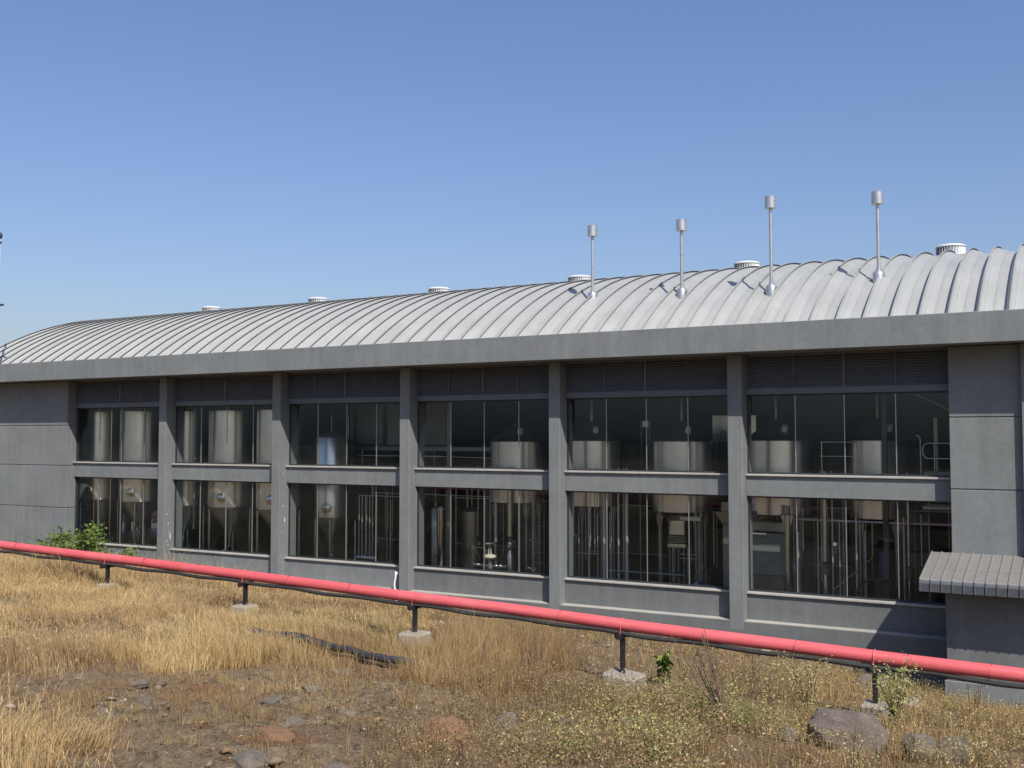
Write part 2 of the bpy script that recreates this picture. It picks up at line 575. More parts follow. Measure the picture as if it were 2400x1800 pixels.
def base_z(X, Y):
    X = np.asarray(X, float); Y = np.asarray(Y, float)
    a = np.interp(X, XA, G0); b = np.interp(X, XA, G16); c = np.interp(X, XA, G28)
    return np.where(Y < 0, a + np.maximum(Y, -70) * .065, np.where(Y < 16, a + (b - a) * Y / 16,
                    np.where(Y < 28, b + (c - b) * (Y - 16) / 12, c)))

FEET = [(-19.41, -3.30), (-15.26, -3.45), (-11.05, -3.617), (-6.89, -3.88), (-2.89, -3.90)]
def masks(X, Y):
    jx = X + (fbm(X, Y, 1.3, 4, 20) - .5) * 2.0
    jy = Y + (fbm(X, Y, 1.3, 4, 30) - .5) * 2.0
    return {k: in_poly(jx, jy, p) for k, p in POLY.items()}

def ground_z(X, Y):
    X = np.asarray(X, float); Y = np.asarray(Y, float)
    z = base_z(X, Y)
    z = z + (fbm(X, Y, 0.45, 4, 1) - .5) * 0.30 * np.clip(Y / 4, 0.2, 1) * np.clip((29 - Y) / 3, 0.3, 1)
    z = z + (fbm(X, Y, 3.0, 4, 5, 0.6) - .5) * 0.09
    # stepped, tilted rock beds where the soil is bare
    r = soft_rock(X, Y)
    st = (fbm(X, Y, 0.9, 4, 9) * 9 + X * .5 + Y * .35)
    z = z + r * ((np.floor(st) - st + 0.5) * 0.10 + (fbm(X, Y, 6.0, 5, 12, .72) - .5) * .23)
    for px, zt in FEET:
        dp = {-19.41: .12, -15.26: .16, -11.05: .27, -6.89: .38, -2.89: .12}[px]
        w = np.exp(-(((X - px + (Y - 16) * .5) / .75) ** 2 + ((Y - 15.1) / 1.15) ** 2) ** 2)
        tz = zt - dp + np.minimum(Y - 16, 0) * -.05
        z = z * (1 - w) + np.minimum(z, tz) * w
    return z

def soft_rock(X, Y):
    cx = (X + 8.0) / 1.9 + (fbm(X, Y, 1.2, 3, 40) - .5) * 1.0
    cy = (Y - 8.3) / 2.4 + (fbm(X, Y, 1.2, 3, 44) - .5) * 1.0
    a = np.clip(1.45 - np.sqrt(cx * cx + cy * cy), 0, 1)
    cx = (X + 6.0) / 0.9 + (fbm(X, Y, 1.2, 3, 48) - .5) * .8
    cy = (Y - 6.4) / 1.2 + (fbm(X, Y, 1.2, 3, 52) - .5) * .8
    b = np.clip(1.5 - np.sqrt(cx * cx + cy * cy), 0, 1)
    return np.clip(np.maximum(a, b) * 1.6, 0, 1)

def gz(x, y):
    return float(ground_z(np.array([x]), np.array([y]))[0])

xs = np.concatenate([np.array([-1600, -700]), np.linspace(-260, -60, 12), np.linspace(-55, -38, 18), np.arange(-37, -13, .22), np.arange(-13, 3, .085), np.arange(3, 12, .5), np.linspace(13, 260, 22), np.array([700, 1600])])
ys = np.concatenate([np.array([-1600, -700]), np.linspace(-260, -12, 18), np.arange(-10, 3.4, .7), np.arange(3.5, 17.5, .085), np.arange(17.5, 28.3, .2), np.array([28.42])])
GX, GY = np.meshgrid(xs, ys, indexing='ij')
GZ = ground_z(GX, GY)
far = np.maximum(np.abs(GX) - 60, 0)

nx, ny = GX.shape
idx = np.arange(nx * ny).reshape(nx, ny)
q = np.stack([idx[:-1, :-1], idx[1:, :-1], idx[1:, 1:], idx[:-1, 1:]], -1).reshape(-1, 4)
gm = bpy.data.meshes.new('ground')
gm.vertices.add(nx * ny)
gm.vertices.foreach_set('co', np.stack([GX, GY, GZ], -1).reshape(-1).astype(np.float32))
gm.loops.add(q.size)
gm.loops.foreach_set('vertex_index', q.reshape(-1).astype(np.int32))
gm.polygons.add(len(q))
gm.polygons.foreach_set('loop_start', (np.arange(len(q)) * 4).astype(np.int32))
gm.polygons.foreach_set('loop_total', np.full(len(q), 4, np.int32))
gm.polygons.foreach_set('use_smooth', np.ones(len(q), bool))
gm.update()
gm.validate()
cov = np.zeros((nx * ny, 4), np.float32)
mk = masks(GX.ravel(), GY.ravel())
rk = soft_rock(GX.ravel(), GY.ravel())
rk = np.maximum(rk, np.where(mk['rubble'], np.clip(fbm(GX.ravel(), GY.ravel(), .9, 4, 60) * 2.2 - .75, 0, 1), 0))
cov[:, 0] = rk
def blob(x, y, r):
    d = np.hypot(GX.ravel() - x, GY.ravel() - y) / r + (fbm(GX.ravel(), GY.ravel(), 3, 3, 70) - .5) * 1.2
    return np.clip(1.5 - d * 1.3, 0, 1)
cov[:, 1] = np.maximum.reduce([blob(-5.5, 8.2, .35), blob(-6.35, 7.1, .4), blob(-8.9, 8.7, .3), blob(-4.4, 9.2, .35), blob(-4.3, 10.6, .4), blob(-3.0, 9.5, .5), blob(-10, 12, .5) * .5]) * .9
cov[:, 2] = np.clip((-GY.ravel() - 1) / 6, 0, 1)  # unseen ground behind the camera, darkened to cut brown reflections and bounce
cov[:, 3] = 1
ca = gm.color_attributes.new('cover', 'FLOAT_COLOR', 'POINT')
ca.data.foreach_set('color', cov.ravel())
gm.materials.append(M['earth'])
ground = bpy.data.objects.new('ground', gm)
C.objects.link(ground)
tag(ground, 'dry rocky slope of brown earth falling towards the building', kind='structure')
# yard beyond the building
yd = MB().box(-1600, 1600, 47.2, 1600, -5.6, -5.2)
tag(yd.build('yard', 'earth'), 'earth yard behind the building', kind='structure')

# ------------------------------------------------------------------ building
B = thing('brewery_building', 'long dark grey brewery hall with glazed bays under a ribbed silver barrel roof', 'building', (-20, 28, -5.0))
PIL = [(-36.96, -36.552), (-31.258, -30.87), (-25.542, -25.154), (-19.983, -19.599), (-14.452, -14.076), (-8.873, -8.463), (-3.167, -2.75)]
YF, YS, YG = 28.0, 28.35, 28.50          # pillar face, spandrel face, glass
Z_SOF, Z_FAS = 2.237, 2.99
XL, XR = -44.3, 9.2
# fascia beam, soffit
MB().bbox(XL, XR, 27.0, 27.28, Z_SOF, Z_FAS, .012).build('fascia', 'wall', B)
MB().box(XL, XR, 27.282, 28.95, Z_SOF + .03, Z_SOF + .16).build('soffit', 'wall', B)
# plinth under the bays and its ledge painted sun-bright
MB().box(PIL[0][1] - .5, XR, 28.003, 28.9, -8.5, -5.06).build('plinth', 'wall_dark', B)
# end walls made of rendered panels parted by grooves
def grooved(x0, x1, zs, y=YF):
    for a, b in zip(zs[:-1], zs[1:]):
        MB().bbox(x0, x1, y, y + .45, a + .012, b - .012, .012).build('wall_panel', 'wall', B)
    MB().box(x0 + .02, x1 - .02, y + .03, y + .44, zs[0], zs[-1]).build('wall_core', 'wall_dark', B)
grooved(XL, PIL[0][1], [-8.5, -2.92, -1.20, 0.44, Z_SOF + .02])
grooved(PIL[6][0], -1.52, [-8.5, -3.2, -1.32, 0.47, Z_SOF + .02], 28.0)
MB().bbox(-1.52, -1.1, 27.84, 28.44, -8.5, Z_SOF + .02, .012).build('pillar', 'wall', B)
grooved(-1.1, XR, [-8.5, -3.2, -1.32, 0.47, Z_SOF + .02], 28.0)
for i, (a, b) in enumerate(PIL[1:6]):
    MB().bbox(a, b, YF, 28.9, -5.3, Z_SOF + .02, .012).build('pillar', 'wall', B)

for px, zs in ((PIL[1][1], (-2.95, -3.3, -3.62, -3.7, -3.95, -4.12)), (PIL[2][1], (-2.1, -2.45, -2.5, -2.9, -3.4, -1.3))):
    for k, z in enumerate(zs):
        hgt = (.02, .03, .015, .16, .025, .02)[k] * (1.4 if px == PIL[1][1] else .8)
        MB().box(px + .0005, px + .004, 28.12 + .05 * (k % 4), 28.16 + .05 * (k % 4), z - hgt, z).build('paint_chip', 'white', B)

slat_me = MB().add([(0, 0, 0), (1, 0, 0), (1, .045, .05), (0, .045, .05), (0, .003, -.010), (1, .003, -.010), (1, .048, .040), (0, .048, .040)],
                   [(0, 1, 2, 3), (7, 6, 5, 4), (4, 5, 1, 0), (5, 6, 2, 1), (6, 7, 3, 2), (7, 4, 0, 3)]).mesh('slat', 'louvre')
win_n = 0
for i in range(6):
    x0 = PIL[i][1] + .002
    x1 = PIL[i + 1][0] - .002
    # apron wall, ledge, spandrel
    MB().bbox(x0, x1, YS, 28.88, -5.058, -4.34, .01).build('apron', 'wall_dark' if i > 2 else 'wall', B)
    MB().box(x0, x1, YF + .004, YS, -5.058, -5.04).build('ledge', 'ledge', B)
    MB().bbox(x0, x1, YS, 28.88, -1.66, -1.10, .01).build('spandrel', 'wall', B)
    MB().bbox(x0, x1, YS - .0, 28.86, 1.15, 1.33, .008).build('lintel', 'louvre', B)
    for zs, nm in ((-4.34, 'sill'), (-1.10, 'sill')):
        MB().bbox(x0, x1, YS - .07, YG + .02, zs, zs + .055, .008).build(nm, 'ledge', B)
    # two glazed windows, four panes each
    for z0, z1 in ((-4.285, -1.66), (-1.045, 1.15)):
        w = MB()
        w.box(x0, x1, YG - .02, YG + .04, z0, z0 + .05)
        w.box(x0, x1, YG - .02, YG + .04, z1 - .04, z1)
        w.box(x0, x0 + .035, YG - .02, YG + .04, z0 + .05, z1 - .04)
        w.box(x1 - .035, x1, YG - .02, YG + .04, z0 + .05, z1 - .04)
        wo = w.build('window', 'frame', B)
        pw = (x1 - x0 - .07) / 4
        for k in range(4):
            xa = x0 + .035 + k * pw
            pn = MB().box(xa + .008, xa + pw - .008, YG, YG + .012, z0 + .052, z1 - .042).build('pane', 'glass', wo, False, (xa + pw / 2, YG + .006, (z0 + z1) / 2))
            pn.rotation_euler = (math.radians(random.gauss(0, .12)), 0, math.radians(random.gauss(0, .16)))
            if k:
                MB().box(xa - .010, xa + .010, YG - .012, YG + .02, z0 + .051, z1 - .041).build('mullion', 'alu', wo)
    # louvres: four panels with twelve blades each
    lx0, lx1 = x0, x1
    lw = (lx1 - lx0) / 4
    for k in range(4):
        a = lx0 + k * lw
        fr = MB()
        fw = .055 if k in (0, 2) else .022
        fr.box(a, a + fw, YS + .0, YS + .1, 1.332, Z_SOF + .028)
        fr.box(a + fw, a + lw, YS + .07, YS + .1, 1.332, Z_SOF + .028)
        fr.box(a + fw, a + lw, YS + .0, YS + .07, 2.20, Z_SOF + .028)
        lp = fr.build('louvre_panel', 'louvre', B)
        for s in range(12):
            inst('slat', slat_me, lp, (a + fw + .002, YS + .012, 1.352 + s * .0705), (lw - fw - .004, 1, 1))

# entrance block and canopy on the right
MB().bbox(-3.17, XR, 26.6, 28.02, -5.74, -3.16, .012).build('entrance_block', 'wall_dark', B)
MB().bbox(-3.22, XR, 26.53, 28.02, -8.5, -5.742, .012).build('entrance_plinth', 'wall', B)
can = MB().box(-3.60, XR, 25.86, 28.0, -3.60, -3.56)
can.v = []; can.f = []
can.prism([(28.0, -2.97), (25.92, -3.39), (25.92, -3.43), (28.0, -3.01)], -3.60, XR)
can.prism([(25.9, -3.4), (25.92, -3.4), (25.92, -3.585), (25.9, -3.585)], -3.60, XR)
cano = can.build('canopy', 'canopy_front', B)
# one canopy sheet: flat pan, raised rib on the left, rounded crimped drop at the front
def canopy_sheet():
    w = .2335
    prof = [(0, -.012), (.006, .026), (.024, .028), (.040, .002), (w - .012, .002), (w, -.012)]
    path = []
    for t in np.linspace(0, 1, 8):
        path.append((28.0 - t * 2.08, -2.90 - t * .405, 0.19))
    for t in np.linspace(.15, 1, 6):
        a = t * math.radians(78)
        path.append((25.92 - .12 * math.sin(a), -3.305 - .12 * (1 - math.cos(a)) - .02 * t, 0))
    yl, zl, _ = path[-1]
    for k in range(1, 15):
        path.append((yl - .002 * k + (.013 if k % 2 else 0), zl - .012 * k, 1))
    mb = MB()
    n = len(prof)
    pts = [Vector((0, p[0], p[1])) for p in path]
    for i, p in enumerate(pts):
        d = (pts[min(i + 1, len(pts) - 1)] - pts[max(i - 1, 0)]).normalized()
        if path[i][2] == 1:
            d = Vector((0, -.15, -1)).normalized()
        nn = Vector((0, d.z, -d.y))
        if nn.z < 0 and i < 8: nn = -nn
        if i >= 8 and nn.y > 0: nn = -nn
        for x, h in prof:
            mb.v.append(tuple(Vector((x, 0, 0)) + p + nn * h))
    for i in range(len(pts) - 1):
        for k in range(n - 1):
            mb.f.append((i * n + k, i * n + k + 1, (i + 1) * n + k + 1, (i + 1) * n + k))
    mt = mb.mesh('canopy_sheet', 'canopy')
    mt.materials.append(M['canopy_front'])
    per = n - 1
    for pi, p in enumerate(mt.polygons):
        p.material_index = 1 if pi // per >= 10 else 0
    return mt
cs = canopy_sheet()
for k in range(24):
    inst('canopy_sheet', cs, cano, (-3.643 + k * .2335, 0, 0))

# barrel roof: every arched sheet is a part
RYC, RZC, RR = 37.586, -9.472, 15.517
PW = .7045
def roof_sheet():
    prof = [(0, -.205), (.094, -.018), (.108, -.012), (.110, .042), (.158, .042), (.158, .030), (.122, .028), (.122, -.014), (.19, -.038), (.20, -.050),
            (.225, -.062), (.235, -.058), (.41, -.140), (.425, -.158), (.445, -.160), (.455, -.154), (.60, -.178), (.645, -.196), (PW, -.207)]
    a0 = math.asin((27.78 - RYC) / RR)
    N = 46
    mb = MB()
    arc = []
    n = len(prof)
    for i in range(N + 1):
        a = a0 * (1 - 2 * i / N)
        for x, h in prof:
            r = RR + h
            mb.v.append((x, RYC + r * math.sin(a), RZC + r * math.cos(a)))
            arc.append(RR * (a - a0))
    for i in range(N):
        for k in range(n - 1):
            mb.f.append((i * n + k, i * n + k + 1, (i + 1) * n + k + 1, (i + 1) * n + k))
    me = mb.mesh('roof_panel', 'roof', True)
    me.set_sharp_from_angle(angle=math.radians(14))
    me.materials.append(M['frame'])  # shade under the seam lip painted as dark gap faces
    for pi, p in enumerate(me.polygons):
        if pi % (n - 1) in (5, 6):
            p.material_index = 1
    at = me.attributes.new('arc', 'FLOAT', 'POINT')
    at.data.foreach_set('value', np.array(arc, np.float32))
    return me
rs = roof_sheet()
X0R = -7.512 - .02 - 52 * PW
k = 0
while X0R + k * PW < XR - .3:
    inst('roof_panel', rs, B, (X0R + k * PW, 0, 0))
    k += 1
# gable ends, back wall, inner lining
def gable(x0, x1):
    pts = [(27.3, -8.5)]
    pts = [(28.3, -8.5), (28.3, 2.9)]
    for t in np.linspace(28.3, 46.87, 24):
        pts.append((t, RZC + math.sqrt((RR - .2) ** 2 - (t - RYC) ** 2)))
    pts.append((46.87, -8.5))
    MB().prism(pts, x0, x1).build('gable_wall', 'wall', B)
GAPS = [(37.05, 37.34), (37.62, 38.36), (38.95, 40.2)]       # low openings in the left gable
lg = MB()
GB, GT = -4.95, -4.0
pts = [(28.3, GT), (28.3, 2.9)]
for t in np.linspace(28.3, 46.87, 24):
    pts.append((t, RZC + math.sqrt((RR - .2) ** 2 - (t - RYC) ** 2)))
pts.append((46.87, GT))
lg.prism(pts, X0R + .05, X0R + .25)
lg.box(X0R + .05, X0R + .25, 28.3, 46.87, -8.5, GB)
e = [28.3] + [v for gp in GAPS for v in gp] + [46.87]
for a, b in zip(e[0::2], e[1::2]):
    lg.box(X0R + .05, X0R + .25, a, b, GB, GT)
lg.build('gable_wall', 'wall', B)
gable(XR - .4, XR - .2)
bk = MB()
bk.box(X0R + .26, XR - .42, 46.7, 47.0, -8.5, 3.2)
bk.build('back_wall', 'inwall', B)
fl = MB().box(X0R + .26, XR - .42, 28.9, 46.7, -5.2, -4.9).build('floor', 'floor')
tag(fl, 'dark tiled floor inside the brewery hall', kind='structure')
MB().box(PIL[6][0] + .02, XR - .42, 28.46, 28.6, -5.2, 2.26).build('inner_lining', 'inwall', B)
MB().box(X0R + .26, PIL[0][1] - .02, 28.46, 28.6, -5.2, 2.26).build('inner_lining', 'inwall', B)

# ------------------------------------------------------------------ roof fittings
ventX = [(-38.26, 'far left, furthest along the crest'), (-31.44, ''), (-24.7, ''), (-17.94, ''), (-11.08, ''), (-4.08, '')]
vlab = ['smallest round roof ventilator, furthest left along the silver roof crest',
        'round roof ventilator second from the left on the silver roof crest',
        'round roof ventilator third from the left on the silver roof crest',
        'round roof ventilator on the crest beside the leftmost vent stack',
        'round roof ventilator on the crest between the second and third vent stacks',
        'largest round roof ventilator on a square curb, right of all vent stacks']
def ventilator():
    t = thing('roof_ventilator', vlab[0], 'roof ventilator', (0, 0, 0), 'round ventilators along the roof crest')
    MB().bbox(-.50, .50, -.55, .55, -.30, -.02, .02).build('curb', 'roof', t)
    MB().lathe([(.40, -.02), (.40, .28)], 0, 0, 28).build('drum', 'frame', t, True)
    v = MB()
    n = 30
    for k in range(n):
        a = 2 * PI * k / n
        ca, sa = math.cos(a), math.sin(a)
        tx, ty = -sa * .85 + ca * .5, ca * .85 + sa * .5
        p = Vector((ca * .445, sa * .445, 0))
        d = Vector((tx, ty, 0)).normalized() * .034
        nn = Vector((d.y, -d.x, 0)).normalized() * .004
        q4 = [p - d - nn, p + d - nn, p + d + nn, p - d + nn]
        v.add([(x.x, x.y, .0) for x in q4] + [(x.x, x.y, .30) for x in q4],
              [(0, 3, 2, 1), (4, 5, 6, 7), (0, 1, 5, 4), (1, 2, 6, 5), (2, 3, 7, 6), (3, 0, 4, 7)])
    v.build('vanes', 'white', t)
    MB().lathe([(.47, -.02), (.48, -.015), (.48, .012), (.47, .015)], 0, 0, 36).build('ring', 'white', t, True)
    MB().lathe([(.47, .295), (.485, .30), (.485, .33), (.42, .365), (.25, .395), (.0, .405)], 0, 0, 36).build('cap', 'white', t, True)
    return t
v0 = ventilator()
for i, (x, _) in enumerate(ventX):
    o = v0 if i == 0 else copy_tree(v0)
    o.location = (x, 37.5, 6.06)
    o['label'] = vlab[i]

slab_ = ['galvanised vent stack with drum cowl, leftmost of the four on the roof',
         'galvanised vent stack with drum cowl, shorter of the middle two',
         'galvanised vent stack with drum cowl, tallest pipe and third from the left',
         'galvanised vent stack with drum cowl, rightmost of the four on the roof']
for i, (x, y, zb, zt) in enumerate([(-14.48, 31.28, 4.71, 7.03), (-11.25, 30.99, 4.57, 6.85), (-8.33, 30.71, 4.44, 7.2), (-5.34, 31.23, 4.68, 7.10)]):
    t = thing('vent_stack', slab_[i], 'vent pipe', (x, y, zb - .2), 'vent stacks on the roof')
    MB().lathe([(.052, zb - .2), (.052, (zb + zt) / 2), (.056, (zb + zt) / 2), (.056, (zb + zt) / 2 + .02), (.052, (zb + zt) / 2 + .02), (.052, zt - .3)], x, y, 18).build('pipe', 'galv', t, True)
    MB().lathe([(.02, zt - .30), (.150, zt - .365), (.172, zt - .36), (.172, zt - .345), (.168, zt - .34), (.168, zt - .02), (.172, zt - .015), (.172, zt), (.10, zt + .012), (0, zt + .02)], x, y, 30).build('cowl', 'galv', t, True)
    MB().lathe([(.165, zb - .35), (.168, zb + .02), (.158, zb + .05), (.075, zb + .13), (.062, zb + .14), (.062, zb + .2)], x, y, 26).build('collar', 'galv', t, True)

# weather mast at the left end of the parapet
t = thing('weather_mast', 'thin white mast with dark globe top standing behind the left end of parapet', 'mast', (-41.22, 28.0, 2.4))
MB().cyl((-41.22, 28.0, 2.4), (-41.26, 28.0, 8.55), .05, .04, 12).build('pole', 'white', t, True)
MB().lathe([(0, 8.55), (.05, 8.56), (.10, 8.62), (.115, 8.70), (.10, 8.78), (.05, 8.84), (0, 8.86)], -41.26, 28.0, 16).build('globe', 'frame', t, True)
MB().cyl((-41.26, 28.0, 8.36), (-41.26, 28.0, 8.44), .085, .085, 12).build('collar', 'frame', t, True)
MB().box(-41.32, -40.92, 27.96, 28.04, 5.62, 5.70).build('bracket', 'frame', t)

# ------------------------------------------------------------------ inside the hall: fermenters
TY = 30.35
flab = ['tall steel fermenter in the leftmost bay, nearest the left wall',
        'tall steel fermenter in the leftmost bay, beside the first pillar',
        'tall steel fermenter just right of the first pillar, manway by the jamb',
        'tall steel fermenter in the middle of the second bay from the left',
        'tall steel fermenter mostly hidden behind the second pillar',
        'short steel fermenter with domed lid behind the third bay railing']
def fermenter(i, x, R, ztop, zc, ztip, TY=30.35):
    t = thing('fermenter_tank', flab[i], 'tank', (x, TY, -4.9), 'fermenters in the left bays')
    MB().lathe([(R, zc), (R, ztop), (R * .97, ztop + .03), (R * .6, ztop + .16), (R * .15, ztop + .22), (0, ztop + .22)], x, TY, 48).build('shell', 'cladding', t, True)
    MB().lathe([(.07, ztip - .05), (.07, ztip), (R * .98, zc - .002), (R * .98, zc)], x, TY, 48).build('cone', 'steel_dull', t, True)
    MB().lathe([(R + .004, zc), (R + .012, zc + .005), (R + .012, zc + .03), (R + .004, zc + .035)], x, TY, 48).build('rim', 'steel', t, True)
    d = Vector((.38, -.925, 0)).normalized()
    p = Vector((x, TY, zc + .38)) + d * (R - .03)
    mw = MB().cyl(p, p + d * .07, .20, .20, 24)
    mw.cyl(p + d * .071, p + d * .10, .17, .12, 24)
    mo = mw.build('manway', 'steel', t, True)
    MB().cyl(p + d * .10, p + d * .16, .025, .025, 10).build('handwheel', 'steel', mo, True)
    for a in (35, 125, 215, 305):
        ca, sa = math.cos(math.radians(a)), math.sin(math.radians(a))
        MB().cyl((x + ca * R * .92, TY + sa * R * .92, -4.9), (x + ca * R * .92, TY + sa * R * .92, zc - .06), .055, .055, 14).build('leg', 'steel', t, True)
    MB().tube([(x, TY, ztip - .05), (x, TY, ztip - .3), (x + .1, TY - .1, ztip - .38), (x + .45, TY - .5, ztip - .38)], .04, 10).build('outlet', 'steel', t, True)
    return t
for i, (x, R, a, b, c) in enumerate([(-37.43, .85, 1.03, -2.69, -3.88), (-34.91, .85, 1.03, -2.70, -3.88), (-32.34, .85, 1.0, -2.78, -3.88),
                                     (-29.82, .85, .99, -2.77, -3.88), (-27.30, .85, .99, -2.77, -3.88), (-24.75, .62, -.06, -2.99, -3.95)]):
    if i == 5:
        fermenter(i, -25.5, .64, -.06, -3.08, -4.05, 31.3)
    else:
        fermenter(i, x, R, a, b, c)
# downpipes between the fermenters
plabs = ['thin steel riser between the two fermenters of the leftmost bay', 'grey downpipe hanging in the middle of the second bay',
         'grey downpipe ending short left of the short fermenter']
for n, (x, y, r, za, zb, m) in enumerate([(-36.2, 29.9, .035, 1.6, -4.9, 'steel'), (-31.1, 29.7, .05, 1.6, -3.65, 'pipe_grey'), (-25.8, 29.4, .048, 1.6, -3.6, 'pipe_grey')]):
    t = thing('riser_pipe', plabs[n], 'pipe', (x, y, zb))
    MB().cyl((x, y, zb), (x, y, za), r, r, 14).build('pipe', m, t, True)
    MB().cyl((x, y, zb), (x, y, zb + .05), r * 1.35, r * 1.35, 14).build('flange', 'steel', t, True)
    MB().cyl((x, y, -.9), (x, y, -.86), r * 1.35, r * 1.35, 14).build('clamp', 'steel', t, True)

# ------------------------------------------------------------------ brew kettles with flues
KY = 31.1
klab = ['steel brew kettle without visible flue behind the fourth bay, right side', 'steel brew kettle at the left of the fifth bay, flue above',
        'steel brew kettle at the right of the fifth bay over a square hopper', 'steel brew kettle at the left edge of the sixth bay',
        'steel brew kettle in the middle of the sixth bay behind a dark column']
for i, (x, R, zt, zb) in enumerate([(-17.25, .95, -.19, -2.22), (-14.45, .92, -.16, -2.25), (-11.33, .95, -.17, -2.33), (-8.35, .95, -.14, -2.30), (-5.42, .80, -.13, -2.32)]):
    t = thing('brew_kettle', klab[i], 'tank', (x, KY, -4.9), 'brew kettles in the right bays')
    MB().lathe([(R * .6, zb - .08), (R, zb), (R, zt)], x, KY, 48).build('shell', 'cladding', t, True)
    MB().lathe([(R + .02, zt), (R + .02, zt + .03), (R * .5, zt + .38), (.13, zt + .62), (.10, zt + .66), (0, zt + .66)], x, KY, 48).build('lid', 'copper_dark', t, True)
    if i:
        MB().lathe([(.055, zt + .6), (.055, zt + .85), (.085, zt + .86), (.085, zt + .9), (.055, zt + .91), (.055, 4.2)], x, KY, 16).build('flue', 'steel_dull', t, True)
    d = Vector((.6, -.8, 0))
    p = Vector((x, KY, zt + .30)) + d * .62
    MB().cyl(p, p + (d * .5 + Vector((0, 0, .8))).normalized() * .16, .10, .085, 16).build('sight_port', 'white', t, True)
    for a in (50, 140, 230, 320):
        ca, sa = math.cos(math.radians(a)), math.sin(math.radians(a))
        lx, ly = x + ca * R * .85, KY + sa * R * .85
        lg = MB().cyl((lx, ly, -4.9), (lx, ly, zb + .1), .05, .05, 12).build('leg', 'steel_dull', t, True)
        br = MB()
        for s in (-1, 1):
            br.add([(lx + s * .05, ly - .02, zb - .55), (lx + s * .11, ly - .02, zb - .16), (lx + s * .08, ly - .02, zb - .08), (lx + s * .05, ly - .02, zb - .2),
                    (lx + s * .05, ly + .02, zb - .55), (lx + s * .11, ly + .02, zb - .16), (lx + s * .08, ly + .02, zb - .08), (lx + s * .05, ly + .02, zb - .2)],
                   [(0, 1, 2, 3), (7, 6, 5, 4), (0, 4, 5, 1), (1, 5, 6, 2), (2, 6, 7, 3), (3, 7, 4, 0)])
        br.build('bracket', 'steel_dull', lg)

# hopper under the second kettle of bay five
t = thing('spent_grain_hopper', 'stepped steel hopper standing on legs below the right kettle of the fifth bay', 'hopper', (-11.43, KY, -4.9))
MB().lathe([(.30, -2.62), (.70, -2.42)], -11.43, KY, 32).build('funnel', 'steel_dull', t, True)
MB().bbox(-11.69, -11.17, KY - .26, KY + .26, -3.09, -2.62, .02).build('chamber', 'cladding', t)
for k in range(3):
    MB().bbox(-11.72, -11.14, KY - .29, KY + .29, -3.16 - k * .075, -3.11 - k * .075, .01).build('flange', 'steel_dull', t)
MB().bbox(-11.75, -11.12, KY - .30, KY + .30, -3.47, -3.34, .015).build('base_beam', 'cladding', t)
for sx in (-.25, .22):
    for sy in (-.22, .22):
        MB().cyl((-11.43 + sx, KY + sy, -4.9), (-11.43 + sx, KY + sy, -3.47), .035, .035, 10).build('leg', 'steel_dull', t, True)

# ------------------------------------------------------------------ pipework
def vpipes(name, label, y, lst, headers=(), mat='satin'):
    t = thing(name, label, 'pipes', (lst[0][0], y, -4.9))
    for j, (x, za, zb, r) in enumerate(lst):
        yy = y + (j % 3) * .06
        MB().cyl((x, yy, zb), (x, yy, za), r, r, 12).build('pipe', mat if r > .012 else 'steel', t, True)
    for x0, x1, z, r in headers:
        MB().cyl((x0, y, z), (x1, y, z), r, r, 12).build('header', mat, t, True)
    return t
t = vpipes('pipe_manifold', 'manifold of thin parallel steel pipes at the right of the third bay', 30.0,
           [(-23.17, -2.13, -4.3, .016), (-23.08, -2.13, -4.35, .018), (-22.97, -2.12, -4.35, .018), (-22.83, -2.14, -4.2, .013), (-22.74, -2.14, -4.6, .018),
            (-22.66, -1.5, -4.4, .022), (-22.57, -2.13, -4.4, .012), (-21.97, -1.97, -4.9, .014), (-21.87, -2.26, -4.9, .016), (-23.34, -3.05, -4.9, .024)],
           [(-23.17, -20.3, -2.13, .014), (-23.2, -22.4, -4.32, .035), (-23.2, -22.3, -4.5, .03)])
for j in range(9):
    x = -23.15 + j * .09
    MB().cyl((x, 29.93, -4.36), (x, 29.78, -4.30), .025, .025, 10).build('valve', 'steel', t, True)
t = thing('narrow_vessel', 'slim dull steel cylinder left of centre at the fourth bay, by the jamb', 'tank', (-20.0, 30.2, -4.9))
MB().lathe([(.10, -4.9), (.16, -4.85), (.16, -2.55), (.12, -2.48), (.04, -2.45), (.04, -2.3), (0, -2.3)], -20.0, 30.2, 24).build('shell', 'steel_dull', t, True)
MB().cyl((-19.95, 30.0, -4.1), (-19.75, 29.9, -4.1), .03, .03, 10).build('valve', 'steel', t, True)
t = thing('narrow_vessel', 'slim steel cylinder with pale cap beside the dark column of the fourth bay', 'tank', (-19.66, 30.0, -4.9))
MB().lathe([(.08, -4.9), (.118, -4.85), (.118, -2.52)], -19.66, 30.0, 24).build('shell', 'steel', t, True)
MB().lathe([(.118, -2.518), (.10, -2.46), (.03, -2.42), (0, -2.42)], -19.66, 30.0, 24).build('cap', 'white', t, True)
t = thing('steel_column', 'grey square steel column left of centre inside the fourth bay', 'column', (-19.38, 30.1, -4.9))
cm = MB(); cm.box(-19.44, -19.32, 30.05, 30.065, -4.9, 3.4); cm.box(-19.44, -19.32, 30.155, 30.17, -4.9, 3.4); cm.box(-19.385, -19.375, 30.065, 30.155, -4.9, 3.4)
cm.build('shaft', 'pipe_grey', t)
MB().box(-19.5, -19.26, 30.0, 30.22, -4.9, -4.88).build('base_plate', 'pipe_grey', t)
t = thing('tall_vessel', 'dark vessel with one bright edge right of the column in the fourth bay', 'tank', (-18.9, 30.8, -4.9))
MB().lathe([(.30, -4.9), (.36, -4.8), (.36, -2.6), (.2, -2.45), (0, -2.42)], -18.9, 30.8, 32).build('shell', 'steel_dull', t, True)
